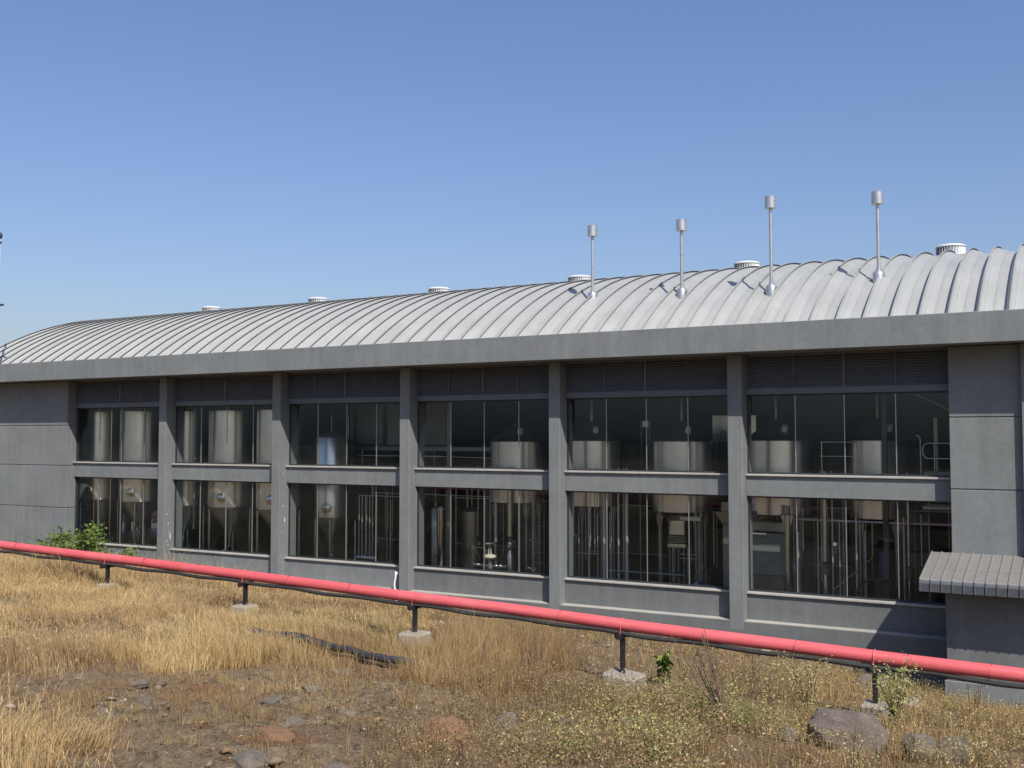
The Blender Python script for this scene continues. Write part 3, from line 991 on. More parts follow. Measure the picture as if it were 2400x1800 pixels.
MB().cyl((-18.9, 30.8, -2.45), (-18.9, 30.8, -1.2), .035, .035, 10).build('feed_pipe', 'steel_dull', t, True)
vpipes('riser_pipes', 'spread of thin risers left of the cream valve in the fourth bay', 30.4,
       [(-18.85, -1.0, -2.45, .014), (-18.45, -1.0, -3.4, .014), (-18.0, -1.0, -4.6, .013), (-17.7, -2.11, -3.55, .045), (-17.2, -1.2, -4.05, .014), (-16.34, -2.15, -4.9, .038)],
       [(-20.2, -17.7, -2.05, .014)])
t = thing('insulated_pipe', 'bright fat vertical pipe with ball joint and cone, right of the cream valve', 'pipe', (-16.86, 29.9, -4.9))
MB().lathe([(.098, -3.30), (.098, -1.0)], -16.86, 29.9, 24).build('upper_pipe', 'steel', t, True)
MB().lathe([(.07, -3.47), (.085, -3.42), (.06, -3.34), (.08, -3.3)], -16.86, 29.9, 20).build('valve_body', 'copper_dark', t, True)
MB().lathe([(.06, -3.70), (.088, -3.63), (.096, -3.56), (.088, -3.50), (.06, -3.46)], -16.86, 29.9, 24).build('ball', 'steel', t, True)
MB().lathe([(.108, -3.735), (.108, -3.70)], -16.86, 29.9, 24).build('flange', 'copper_dark', t, True)
MB().lathe([(.107, -4.6), (.107, -3.92), (.06, -3.74)], -16.86, 29.9, 24).build('lower_pipe', 'steel', t, True)
t = thing('control_valve', 'cream control valve with diaphragm bonnet and handwheel in the fourth bay', 'valve', (-17.46, 29.6, -4.4))
cv = lambda prof, nm, mat: MB().lathe(prof, -17.46, 29.6, 32).build(nm, mat, t, True)
cv([(0, -3.552), (.15, -3.548), (.162, -3.53), (.15, -3.505), (0, -3.50)], 'handwheel', 'cream')
cv([(.02, -3.72), (.02, -3.55)], 'stem', 'steel')
y_ = MB(); y_.box(-17.515, -17.495, 29.57, 29.63, -3.89, -3.70); y_.box(-17.425, -17.405, 29.57, 29.63, -3.89, -3.70); y_.box(-17.515, -17.405, 29.57, 29.63, -3.70, -3.675)
y_.build('yoke', 'cream', t)
cv([(.06, -4.06), (.17, -4.03), (.205, -3.99), (.213, -3.965), (.205, -3.94), (.15, -3.895), (.05, -3.88)], 'diaphragm', 'cream')
cv([(.09, -4.36), (.10, -4.3), (.06, -4.22), (.075, -4.12), (.06, -4.06)], 'body', 'pipe_grey')
t = thing('process_line', 'low bright horizontal pipe running under the cream valve', 'pipe', (-17.4, 29.75, -4.3))
MB().cyl((-18.15, 29.75, -4.28), (-16.95, 29.75, -4.28), .055, .055, 16).build('pipe', 'steel', t, True)
for x in (-18.0, -17.8, -17.6, -17.3, -17.15):
    MB().cyl((x, 29.75, -4.28), (x + .035, 29.75, -4.28), .085, .085, 16).build('flange', 'steel', t, True)
MB().bbox(-17.40, -17.31, 29.8, 29.86, -4.9, -3.85, .008).build('post', 'pipe_grey', t)
t = thing('gauge_loop', 'bent steel tube with two round gauges left of the cream valve', 'gauge', (-18.1, 29.7, -4.4))
MB().tube([(-18.33, 29.7, -4.5), (-18.33, 29.7, -3.72), (-18.30, 29.7, -3.68), (-18.12, 29.7, -3.69)], .013, 8).build('tube', 'steel', t, True)
MB().tube([(-18.14, 29.66, -4.5), (-18.14, 29.66, -3.74), (-18.11, 29.66, -3.70), (-17.70, 29.66, -3.70), (-17.66, 29.66, -3.74), (-17.66, 29.66, -4.0)], .014, 8).build('tube', 'steel', t, True)
for x, z in ((-18.28, -3.66), (-17.88, -3.56)):
    MB().cyl((x, 29.60, z), (x, 29.66, z), .048, .048, 20).build('gauge', 'pipe_grey', t, True)
t = thing('ladder', 'grey steel ladder frame at the right end of the fourth bay', 'ladder', (-15.95, 30.2, -4.9))
for x in (-16.2, -15.76):
    MB().cyl((x, 30.2, -4.9), (x, 30.2, -2.1), .014, .014, 10).build('rail', 'pipe_grey', t, True)
for z in (-2.95, -3.46, -3.80, -4.15, -4.5):
    MB().cyl((-16.2, 30.2, z), (-15.76, 30.2, z), .016, .016, 10).build('rung', 'pipe_grey', t, True)
t = thing('transfer_pump', 'small bright pump with round open flange at the right of the fourth bay', 'pump', (-15.72, 29.4, -4.4))
pf = MB()
for k in range(28):
    a0, a1 = 2 * PI * k / 28, 2 * PI * (k + 1) / 28
    vs = []
    for a in (a0, a1):
        for r in (.048, .085):
            for yy in (29.30, 29.35):
                vs.append((-15.68 + r * math.cos(a), yy, -4.25 + r * math.sin(a)))
    pf.add(vs, [(0, 2, 6, 4), (1, 5, 7, 3), (2, 3, 7, 6), (0, 4, 5, 1)])
pf.build('flange', 'steel', t)
MB().cyl((-15.68, 29.36, -4.25), (-15.68, 29.55, -4.25), .07, .07, 20).build('body', 'steel', t, True)
MB().cyl((-15.95, 29.42, -4.22), (-15.74, 29.42, -4.24), .035, .05, 14).build('neck', 'steel', t, True)
t = vpipes('pipe_rack', 'dense rack of vertical process pipes filling the left half of the fifth bay', 30.2,
       [(-14.7, -1.0, -4.9, .030), (-14.53, -2.48, -4.9, .014), (-14.2, -1.0, -4.9, .036), (-14.09, -1.0, -3.56, .014), (-13.97, -1.0, -3.73, .014), (-13.91, -1.0, -3.61, .012),
        (-13.84, -2.45, -4.9, .014), (-13.64, -1.0, -4.9, .046), (-13.47, -2.41, -4.9, .014), (-13.37, -1.0, -4.9, .014), (-13.15, -1.0, -4.9, .034), (-13.0, -1.0, -4.25, .016), (-12.84, -1.0, -4.9, .05)],
       [(-13.55, -10.95, -4.22, .013), (-14.6, -13.8, -3.74, .012)])
MB().bbox(-14.65, -14.56, 30.1, 30.2, -4.9, -3.14, .01).build('cable_tray', 'frame', t)
t = thing('exhaust_duct', 'grey elbow duct turning down at the right of the fifth bay', 'duct', (-10.4, 30.0, -4.9))
MB().bbox(-11.0, -10.33, 29.93, 30.07, -2.55, -2.42, .012).build('top_run', 'galv', t)
MB().cyl((-10.40, 30.0, -4.9), (-10.40, 30.0, -2.55), .055, .055, 16).build('drop', 'pipe_grey', t, True)
t = vpipes('riser_pipes', 'scattered risers and small fittings below the hopper in the fifth bay', 30.5,
       [(-11.83, -2.28, -4.9, .043), (-10.97, -3.45, -4.9, .015), (-10.56, -2.31, -4.9, .036), (-10.12, -2.29, -3.88, .018), (-11.46, -3.37, -4.5, .016)],
       [(-11.2, -10.7, -3.62, .012), (-11.2, -10.6, -3.75, .012)])
for j in range(14):
    x, z = -11.25 + random.random() * 1.6, -4.6 + random.random() * .9
    MB().bbox(x, x + .05, 30.4, 30.45, z, z + .06, .01).build('fitting', 'copper_dark' if j % 3 else 'steel_dull', t)
t = thing('motor_pump', 'small blue pump motor low at the right of the fifth bay', 'pump', (-10.1, 29.7, -4.9))
MB().cyl((-10.3, 29.7, -4.42), (-9.98, 29.7, -4.42), .10, .10, 20).build('motor', 'blue', t, True)
MB().cyl((-10.46, 29.7, -4.42), (-10.31, 29.7, -4.42), .13, .13, 20).build('casing', 'pipe_grey', t, True)
MB().box(-10.5, -9.95, 29.6, 29.8, -4.9, -4.53).build('base', 'pipe_grey', t)
t = thing('hopper_column', 'square column with flared head at the right end of the fifth bay', 'column', (-9.63, 30.2, -4.9))
MB().bbox(-9.72, -9.52, 30.1, 30.3, -4.9, -2.62, .01).build('shaft', 'pipe_grey', t)
MB().add([(-9.72, 30.1, -2.61), (-9.52, 30.1, -2.61), (-9.52, 30.3, -2.61), (-9.72, 30.3, -2.61), (-9.92, 29.95, -2.24), (-9.35, 29.95, -2.24), (-9.35, 30.45, -2.24), (-9.92, 30.45, -2.24)],
         [(0, 3, 2, 1), (4, 5, 6, 7), (0, 1, 5, 4), (1, 2, 6, 5), (2, 3, 7, 6), (3, 0, 4, 7)]).build('head', 'steel_dull', t)
MB().bbox(-9.74, -9.5, 30.05, 30.35, -2.235, -1.95, .01).build('cap_block', 'steel_dull', t)

# thinner lines further back in the hall
for lab, xa, xb, n in (('faint back row of thin process pipes behind the fourth bay', -20.5, -15.2, 12), ('faint back row of thin process pipes behind the fifth bay', -15.0, -9.6, 13),
                       ('faint back row of thin process pipes behind the sixth bay', -9.3, -3.6, 14), ('faint back row of thin process pipes behind the third bay', -24.2, -20.8, 9)):
    lst = []
    for j in range(n):
        x = xa + (xb - xa) * (j + random.uniform(.1, .9)) / n
        lst.append((x, random.choice((-1.3, -1.3, -2.0, -2.4)), random.choice((-4.9, -4.9, -4.2)), random.choice((.012, .016, .02, .03))))
    t = vpipes('pipe_row', lab, 32.2, lst, [(xa, xb, -2.15 - random.random() * .2, .02), (xa, (xa + xb) / 2, -3.9, .016)], 'galv')
    for j in range(8):
        x, z = random.uniform(xa, xb), random.uniform(-4.7, -3.4)
        MB().lathe([(.02, z), (.05, z + .02), (.05, z + .07), (.02, z + .1)], x, 32.0, 10).build('valve', 'steel' if j % 2 else 'copper_dark', t, True)

# bay six
t = thing('mash_unit', 'large grey-green steel box unit on a brown base at the left of the sixth bay', 'equipment', (-8.41, 30.6, -4.9))
MB().bbox(-8.98, -7.88, 30.2, 31.0, -4.05, -2.84, .02).build('casing', 'blind', t)
MB().bbox(-9.0, -7.86, 30.15, 31.05, -2.78, -2.5, .02).build('top_beam', 'steel_dull', t)
MB().bbox(-8.95, -8.4, 30.0, 30.14, -2.86, -2.82, .005).build('lamp_strip', 'white', t)
MB().bbox(-9.0, -7.9, 30.1, 31.05, -4.5, -4.06, .02).build('base', 'brown', t)
t = thing('agitator_motor', 'pale topped agitator motor on the beam of the grey-green unit', 'motor', (-8.79, 30.3, -2.5))
MB().lathe([(.11, -2.5), (.115, -2.25), (.08, -2.2)], -8.79, 30.3, 20).build('gearbox', 'copper_dark', t, True)
MB().lathe([(.09, -2.2), (.11, -2.1), (.085, -2.05), (.085, -1.98)], -8.79, 30.3, 20).build('neck', 'galv', t, True)
MB().lathe([(.10, -1.98), (.105, -1.88), (.0, -1.86)], -8.79, 30.3, 20).build('cap', 'white', t, True)
t = thing('steel_column', 'round bright column with bracket head left of centre in the sixth bay', 'column', (-7.79, 30.1, -4.9))
MB().cyl((-7.79, 30.1, -4.9), (-7.79, 30.1, -2.29), .085, .085, 20).build('shaft', 'steel', t, True)
MB().bbox(-7.95, -7.62, 30.0, 30.2, -2.285, -2.25, .006).build('top_plate', 'steel_dull', t)
MB().bbox(-7.88, -7.72, 30.02, 30.18, -2.248, -2.0, .01).build('head_block', 'steel_dull', t)
for s in (-1, 1):
    MB().add([(-7.79 + s * .086, 30.08, -2.62), (-7.79 + s * .18, 30.08, -2.29), (-7.79 + s * .086, 30.08, -2.29),
              (-7.79 + s * .086, 30.12, -2.62), (-7.79 + s * .18, 30.12, -2.29), (-7.79 + s * .086, 30.12, -2.29)],
             [(0, 1, 2), (5, 4, 3), (0, 3, 4, 1), (1, 4, 5, 2), (2, 5, 3, 0)]).build('gusset', 'steel', t)
for n, (x, r, lab) in enumerate(((-6.73, .068, 'bright fat drain pipe with cone reducer in the middle of the sixth bay'), (-4.49, .039, 'slim drain pipe with cone reducer beside the canopy in the sixth bay'))):
    t = thing('drain_pipe', lab, 'pipe', (x, 30.1, -4.9))
    MB().cyl((x, 30.1, -3.55), (x, 30.1, -1.0), r, r, 18).build('upper_pipe', 'steel', t, True)
    MB().bbox(x - r * 1.3, x + r * 1.6, 30.0, 30.2, -3.9, -3.60, .02).build('valve_body', 'copper_dark', t)
    MB().lathe([(r * .9, -4.9), (r * .9, -4.1), (r * .45, -3.92)], x, 30.1, 18).build('lower_pipe', 'steel', t, True)
t = vpipes('riser_pipes', 'tangle of thin risers around the bright drain pipe in the sixth bay', 30.3,
       [(-7.54, -2.77, -4.9, .028), (-7.41, -2.11, -3.3, .017), (-7.0, -2.45, -4.9, .028), (-6.87, -1.0, -4.13, .02), (-6.58, -1.0, -4.9, .025), (-6.4, -2.42, -4.6, .016),
        (-5.91, -2.25, -4.9, .034), (-5.68, -2.66, -4.9, .026), (-4.66, -2.25, -4.9, .034), (-4.19, -2.15, -3.54, .018), (-4.0, -2.2, -4.9, .016)],
       [(-7.66, -3.3, -2.40, .030)])
MB().tube([(-6.95, 30.25, -1.2), (-6.95, 30.25, -2.28), (-7.0, 30.25, -2.36), (-7.66, 30.25, -2.38)], .018, 10).build('bend', 'steel_dull', t, True)
MB().tube([(-5.43, 30.1, -2.41), (-5.43, 30.1, -3.30), (-5.5, 30.1, -3.42), (-6.55, 30.1, -4.35)], .018, 10).build('bend', 'steel_dull', t, True)
MB().cyl((-6.45, 30.1, -3.04), (-6.45, 30.16, -3.04), .055, .055, 20).build('gauge', 'white', t, True)
MB().tube([(-6.45, 30.13, -3.09), (-6.45, 30.13, -3.28), (-6.57, 30.2, -3.29)], .012, 8).build('gauge_tube', 'steel', t, True)
t = thing('plastic_drum', 'dark blue drum standing behind the pipes of the sixth bay', 'drum', (-5.2, 30.6, -4.9))
MB().lathe([(.17, -4.0), (.18, -3.95), (.18, -3.3), (.16, -3.22), (.06, -3.2), (0, -3.2)], -5.2, 30.6, 24).build('shell', 'blue', t, True)
MB().box(-5.45, -4.95, 30.4, 30.8, -4.9, -4.02).build('stand', 'frame', t)
ring = [(-5.3 + .55 * math.cos(a), 30.0, -4.35 + .42 * math.sin(a)) for a in np.linspace(-.4, 3.3, 20)]
o = MB().tube(ring, .03, 10).build('rubber_hose', 'rubber', None, True, origin=(-5.3, 30.0, -4.35))
tag(o, 'dark looped hose hanging low in the sixth bay', 'hose')
t = thing('steel_column', 'dark square column in front of the sixth bay kettle', 'column', (-5.09, 30.25, -4.9))
MB().bbox(-5.16, -5.02, 30.18, 30.32, -4.9, 3.4, .008).build('shaft', 'copper_dark', t)
MB().bbox(-5.22, -4.96, 30.12, 30.38, -4.9, -4.86, .006).build('base_plate', 'copper_dark', t)
# fluorescent batten seen at the top right of the lower window of bay six
t = thing('ceiling_batten', 'pale horizontal tube light under the platform at the right of the sixth bay', 'lamp', (-3.6, 30.4, -1.9))
MB().cyl((-4.15, 30.4, -1.96), (-3.1, 30.4, -1.96), .05, .05, 14).build('tube', 'white', t, True)
MB().box(-4.1, -3.1, 30.36, 30.44, -1.90, -1.86).build('housing', 'pipe_grey', t)

# upper level: platform, railings, office front, panels
t = thing('work_platform', 'steel walkway behind the kettles at upper window level', 'platform', (-10.5, 34.0, -4.9))
MB().box(-20.0, -3.3, 32.6, 36.5, -1.40, -1.22).build('deck', 'frame', t)
for x in (-19.5, -14, -9.8, -6.5, -3.6):
    MB().bbox(x - .08, x + .08, 32.7, 32.86, -4.9, -1.41, .008).build('leg', 'copper_dark', t)
def rail(label, x0, x1, y, z0, zs, posts, r=.016):
    t = thing('guard_rail', label, 'railing', ((x0 + x1) / 2, y, z0))
    for z in zs:
        MB().cyl((x0, y, z), (x1, y, z), r, r, 10).build('bar', 'steel', t, True)
    for x in posts:
        MB().cyl((x, y, z0), (x, y, max(zs) if x != x1 else max(zs)), r, r, 10).build('post', 'steel', t, True)
    return t
rail('thin steel railing behind the short fermenter in the third bay', -26.5, -25.45, 32.4, -1.2, (.19, .86), (-26.42, -25.58))
rail('thin steel railing between the two kettles of the sixth bay', -6.95, -5.9, 30.6, -1.22, (-.17, -.58), (-6.9, -5.95))
t = thing('guard_rail', 'looped steel railing at the right end of the sixth bay upper window', 'railing', (-3.8, 30.2, -1.2))
lp = [(-3.2, 30.2, -.19), (-3.95, 30.2, -.19)] + [(-3.97 - .13 * math.sin(a), 30.2, -.40 + .21 * math.cos(a)) for a in np.linspace(.2, PI - .2, 9)] + [(-3.95, 30.2, -.61), (-3.2, 30.2, -.61)]
MB().tube(lp, .02, 10).build('loop', 'steel', t, True)
MB().cyl((-3.8, 30.2, -1.2), (-3.8, 30.2, -.19), .02, .02, 10).build('post', 'steel', t, True)
t = thing('cable_post', 'tan rectangular post rising behind the looped railing', 'post', (-3.78, 30.4, -1.2))
MB().bbox(-3.83, -3.73, 30.35, 30.45, -1.2, .50, .008).build('shaft', 'cream', t)
MB().bbox(-4.1, -3.3, 30.3, 30.5, -1.22, -.96, .01).build('kerb', 'pipe_grey', t)
t = thing('pipe_stand', 'thin bent pipe end left of the looped railing in the sixth bay', 'pipe', (-4.18, 30.3, -1.2))
MB().tube([(-4.28, 30.3, .02), (-4.2, 30.3, .0), (-4.17, 30.3, -.08), (-4.16, 30.3, -1.2)], .022, 10).build('pipe', 'galv', t, True)
MB().cyl((-4.16, 30.3, -1.2), (-4.16, 30.3, -1.16), .05, .05, 12).build('flange', 'galv', t, True)
t = thing('sloping_duct', 'pale sloping duct at the top right of the sixth bay', 'duct', (-3.9, 30.6, .9))
MB().cyl((-4.45, 30.6, 1.25), (-3.1, 30.6, .55), .045, .045, 12).build('duct', 'pipe_grey', t, True)
MB().cyl((-4.46, 30.6, 1.255), (-4.40, 30.6, 1.225), .065, .065, 12).build('collar', 'pipe_grey', t, True)
# glazed office front behind bays three and four
t = thing('office_front', 'framed office glazing on a steel beam behind the third and fourth bays', 'partition', (-22.5, 32.6, -1.2))
MB().bbox(-26.5, -18.2, 32.45, 32.65, -.56, -.40, .01).build('beam', 'pipe_grey', t)
for x in (-25.46, -20.95):
    MB().bbox(x - .05, x + .05, 32.42, 32.55, -1.2, 1.8, .008).build('post', 'pipe_grey', t)
for a, b in ((-25.34, -23.98), (-23.88, -22.45), (-22.35, -21.05)):
    f = MB()
    f.box(a, b, 32.56, 32.62, -.38, -.32); f.box(a, b, 32.56, 32.62, 1.18, 1.26)
    f.box(a, a + .06, 32.56, 32.62, -.32, 1.18); f.box(b - .06, b, 32.56, 32.62, -.32, 1.18)
    fo = f.build('window_frame', 'frame', t)
    MB().box(a + .06, b - .06, 32.58, 32.60, -.32, 1.18).build('pane', 'blind', fo)
MB().bbox(-26.5, -26.3, 32.45, 32.65, -1.3, -.57, .01).build('end_post', 'pipe_grey', t)
t = thing('cross_pipe', 'pale horizontal pipe below the office beam across the third and fourth bays', 'pipe', (-21.5, 31.9, -.75))
MB().cyl((-24.95, 31.9, -.74), (-20.9, 31.9, -.74), .035, .035, 12).build('pipe', 'steel', t, True)
MB().cyl((-20.9, 31.9, -.74), (-18.3, 31.9, -.80), .022, .022, 12).build('thin_end', 'steel', t, True)
for x in (-24.5, -21.2, -18.7):
    MB().cyl((x, 31.9, -1.2), (x, 31.9, -.5), .02, .02, 10).build('hanger', 'steel_dull', t, True)
t = thing('portal_frame', 'pale narrow portal cabinet between the two kettles of the fifth bay', 'cabinet', (-13.3, 33.0, -1.2))
MB().bbox(-13.5, -13.42, 32.95, 33.1, -1.2, .52, .008).build('post', 'pipe_grey', t)
MB().bbox(-13.2, -13.12, 32.95, 33.1, -1.2, .52, .008).build('post', 'pipe_grey', t)
MB().bbox(-13.42, -13.2, 32.95, 33.1, .30, .52, .008).build('head', 'cladding', t)
t = thing('instrument_board', 'pale upright board with pipe loops behind the fifth pillar', 'panel', (-10.3, 33.0, -.2))
MB().bbox(-10.97, -9.5, 33.0, 33.08, -.22, .68, .01).build('board', 'cladding', t)
for x in (-10.6, -10.3):
    MB().tube([(x - .06, 32.9, -1.0), (x - .06, 32.9, .12), (x, 32.9, .2), (x + .06, 32.9, .12), (x + .06, 32.9, -1.0)], .015, 8).build('loop', 'copper_dark', t, True)
MB().box(-10.9, -10.8, 33.0, 33.1, -1.2, -.23).build('foot', 'pipe_grey', t)
# brick stack outside, seen through the doors of the far wall
t = thing('brick_stack', 'stacked orange bricks outside, seen through the hall behind the leftmost bay', 'bricks', (-51.5, 41, -5.2))
bme = MB().bbox(0, .3, 0, .6, 0, .22, .02).mesh('brick', 'brick')
for j in range(9):
    for i in range(20):
        inst('brick', bme, t, (-51.5 + (i * 7 + j * 3) % 5 * .02, 40 + i * .63 + (j % 2) * .3, -5.2 + j * .235))

# ------------------------------------------------------------------ red pipe on supports
XP = [-26.5, -23.272, -18.76, -14.976, -11.758, -8.988, -6.578, -4.462, -2.59, -0.922, 1.5, 8]
ZP = [-2.56, -2.643, -2.755, -2.859, -2.961, -3.039, -3.128, -3.186, -3.243, -3.281, -3.35, -3.52]
def pz(x):
    return float(np.interp(x, XP, ZP))
PY = 16.0
t = thing('water_main', 'long faded red water pipe running across the slope on black posts', 'pipe', (-11, PY, -2.96))
jn = [-27, -22.6, -20.1, -18.9, -16.6, -14.1, -12.55, -11.35, -9.6, -8.05, -7.45, -5.7, -4.05, -2.45, -1.35, 0.4, 2.0, 4.2, 7.0]
for a, b in zip(jn[:-1], jn[1:]):
    path = [(x, PY + .012 * math.sin(x * 1.3), pz(x)) for x in np.linspace(a + .004, b - .004, 6)]
    MB().tube(path, .1, 28).build('pipe_section', 'red', t, True)
for x in jn[1:-1]:
    MB().cyl((x - .008, PY + .012 * math.sin(x * 1.3), pz(x - .008)), (x + .008, PY + .012 * math.sin(x * 1.3), pz(x + .008)), .1025, .1025, 28).build('weld_ring', 'red', t, True)
cable = [(x, PY - .055 + .015 * math.sin(x * 2.1), pz(x) - .128 - .010 * abs(math.sin((x + 2.89) * PI / 4.2)) - .012 * math.sin(x * 3.7)) for x in np.linspace(-27, 7, 190)]
o = MB().tube(cable, .036, 12).build('black_hose', 'rubber', None, True, origin=(-11, PY, -3.1))
tag(o, 'long black hose tied along the underside of the red pipe', 'hose')
tie = MB()
t = thing('cable_ties', 'thin grey ties binding the black hose to the red pipe', 'ties', (-11, PY, -3.0))
for x in (-22.6, -20.1, -18.2, -16.6, -14.1, -12.55, -10.3, -8.05, -6.2, -4.05, -2.45, -1.35):
    ringp = [(x + .03 * math.sin(a), PY + .108 * math.cos(a), pz(x) - .03 + .142 * math.sin(a)) for a in np.linspace(0, 2 * PI, 22)]
    MB().tube(ringp, .0035, 5, False).build('tie', 'frame', t, True)

slabs = ['short black post under the red pipe in tall grass at the far left', 'black post under the red pipe, second from the left, on pale footing',
         'black post under the red pipe on a square concrete block, middle of five', 'long black post under the red pipe on a cracked concrete block',
         'black bracketed post under the red pipe behind the yellow-green weed at right']
for i, x in enumerate((-19.41, -15.26, -11.05, -6.89, -2.89)):
    g = FEET[i][1]
    zt = pz(x) - .165
    t = thing('pipe_support', slabs[i], 'post', (x, PY, g), 'posts carrying the red pipe')
    p = MB()
    p.box(x - .035, x + .035, PY - .034, PY - .026, g - .1, zt - .05); p.box(x - .035, x - .027, PY - .026, PY + .035, g - .1, zt - .05)
    p.box(x + .027, x + .035, PY - .026, PY + .035, g - .1, zt - .05)
    p.build('post', 'black', t)
    br = MB()
    br.bbox(x - .035, x + .035, PY - .20, PY + .20, zt - .05, zt + .03, .006)
    br.bbox(x - .12, x - .036, PY - .06, PY + .0, zt - .06, zt + .02, .005)
    br.bbox(x + .036, x + .11, PY - .02, PY + .06, zt - .03, zt + .04, .005)
    br.build('bracket', 'black', t)
    cl = [(x, PY + .107 * math.cos(a), pz(x) + .107 * math.sin(a)) for a in np.linspace(-.5, PI + .5, 18)]
    cl = [(x, PY + .107, pz(x) - .2)] + cl + [(x, PY - .107, pz(x) - .2)]
    MB().tube(cl, .008, 6).build('u_clamp', 'red', t, True)
    s = (.16, .20, .235, .27, .2)[i]
    g = FEET[i][1]
    fm = MB().bbox(x - s, x + s, PY - s, PY + s, g - .5, g, .035)
    if i == 3:
        fm.v = [(a + (.05 if c > g - .1 and a > x else 0) + (.09 if c < g - .1 and a < x else 0), b, c - (.05 if (c > g - .1 and a > x + .15) else 0)) for a, b, c in fm.v]
    fm.build('footing', 'footing', t)

# ------------------------------------------------------------------ rocks
def rock(label, x, y, sx, sy, sz, mat, seed, rot=0.0, cut=0.6, sink=.3, tilt=0.0, name='boulder', group=None):
    rng = random.Random(seed)
    mb = MB()
    n, mrows = 40, 24
    planes = []
    for _ in range(15):
        d = Vector((rng.gauss(0, 1), rng.gauss(0, 1), rng.gauss(.2, .9))).normalized()
        planes.append((d, cut + rng.random() * (1 - cut) * .55))
    off = rng.random() * 50
    vs = []
    for r in range(mrows + 1):
        ph = PI * r / mrows
        for k in range(n):
            th = 2 * PI * k / n
            d = Vector((math.sin(ph) * math.cos(th), math.sin(ph) * math.sin(th), math.cos(ph)))
            rad = 1.0
            for pd, pdist in planes:
                c = d.dot(pd)
                if c > 1e-3:
                    rad = min(rad, pdist / c)
            nv = float(fbm(np.array([d.x * 1.0 + off]), np.array([d.y + d.z * 1.7]), 2.2, 4, 80, .6)[0]) - .5
            rad *= 1 + nv * .22
            vs.append(Vector((d.x * rad * sx, d.y * rad * sy, d.z * rad * sz)))
    cr, sr = math.cos(rot), math.sin(rot)
    g = gz(x, y)
    for v in vs:
        vx, vz = v.x * math.cos(tilt) - v.z * math.sin(tilt), v.x * math.sin(tilt) + v.z * math.cos(tilt)
        mb.v.append((x + vx * cr - v.y * sr, y + vx * sr + v.y * cr, g + vz + sz * (1 - sink) * .6))
    for r in range(mrows):
        for k in range(n):
            j = (k + 1) % n
            mb.f.append((r * n + k, (r + 1) * n + k, (r + 1) * n + j, r * n + j))
    o = mb.build(name, mat, None, True, origin=(x, y, g))
    o.data.set_sharp_from_angle(angle=math.radians(25))
    tag(o, label, 'rock', group)
    return o
rock('largest purple-brown boulder with pale flecks at the lower right', -2.45, 12.0, .52, .42, .33, 'rock_purple', 3, .3, .62, .35, -.12)
rock('rounded reddish boulder in shade behind the rightmost post', -4.05, 22.0, .38, .34, .3, 'rock_purple', 5, .5, .85, .35)
rock('tilted grey-brown slab right of the largest boulder, nearer half', -1.72, 11.9, .24, .12, .28, 'rock_grey', 8, .5, .5, .2, .3)
rock('tilted grey-brown slab right of the largest boulder, farther half', -1.42, 12.3, .22, .10, .30, 'rock_grey', 9, .2, .5, .2, -.35)
rock('small dark rock with white flecks between boulder and tilted slabs', -2.0, 13.3, .15, .11, .07, 'rock_purple', 10, .4, .6, .2)
rock('dark rock pressed against the left foot of the largest boulder', -3.05, 11.7, .15, .14, .13, 'rock_grey', 11, .2, .55, .3)
rock('brown rock lying left of and behind the largest boulder', -3.0, 12.7, .16, .12, .12, 'rock_purple', 12, .9, .55, .3)
rock('low brown rock under weeds far left of the largest boulder', -3.5, 13.2, .15, .10, .08, 'rock_grey', 13, .9, .55, .3)
rock('egg-shaped brown rock alone on the bare patch at left', -8.34, 7.34, .085, .075, .10, 'rock_purple', 14, .3, .8, .2)
rock('small pale flat stone just right of the egg-shaped rock', -7.62, 6.95, .055, .04, .03, 'rock_grey', 15, .3, .6, .2)
rock('small orange stone in the grass above the egg-shaped rock', -9.05, 8.5, .07, .06, .05, 'rock_orange', 16, .3, .6, .3)
rock('dark slab edge with a deep shadow at the bottom, left of centre', -5.95, 6.35, .30, .16, .10, 'rock_grey', 17, -.5, .5, .4, .1)
rock('flat reddish slab lying above the dark slab edge', -6.35, 7.05, .28, .2, .06, 'rock_orange', 18, -.3, .6, .4)
rock('orange earth-stained boulder at bottom centre', -5.55, 8.5, .30, .22, .20, 'rock_orange', 19, .4, .7, .35, .1)
rock('grey rock, left of two on top of the orange boulder', -5.95, 9.5, .14, .10, .08, 'rock_grey', 20, .4, .5, .3)
rock('grey angular rock, right of two behind the orange boulder', -5.72, 10.0, .16, .12, .11, 'rock_grey', 21, .9, .5, .3)
rock('grey-purple rock in the scrub right of the orange boulder', -5.15, 10.3, .13, .10, .08, 'rock_purple', 22, .3, .6, .3)
rock('pale rock half buried behind the boulder, below the yellow-green weed', -3.0, 14.5, .20, .14, .12, 'rock_grey', 23, .1, .6, .3)
rock('pale tan rock at the foot of the wall under the red pipe', -7.3, 25.9, .18, .14, .16, 'footing', 24, .1, .6, .3)
rock('pale rock beside the dark plinth, behind the weeds on the right', -2.9, 19.5, .22, .18, .16, 'footing', 25, .1, .6, .3)
for _k, (lab, rx_, ry_, sz_) in enumerate((
        ('low dark ledge of rock at the upper edge of the bare patch, right end', -8.3, 9.9, .22), ('flat brown rock slab in the middle of the bare patch', -7.5, 8.3, .20),
        ('jagged low rock right of the middle of the bare patch', -7.0, 8.9, .16), ('half-buried slab at the left edge of the bare patch', -9.2, 8.0, .18),
        ('half-buried slab at the lower left of the bare patch', -8.0, 6.6, .17), ('low layered rock above the flat reddish slab', -6.7, 7.7, .18),
        ('long low rock just below the black hose', -8.9, 11.2, .20), ('broken slab at bottom centre right of the dark slab edge', -5.3, 6.6, .20))):
    rock(lab, rx_, ry_, sz_, sz_ * .7, .07, 'rock_grey', 60 + _k, _k * .8, .5, .35, .12 * (-1) ** _k)
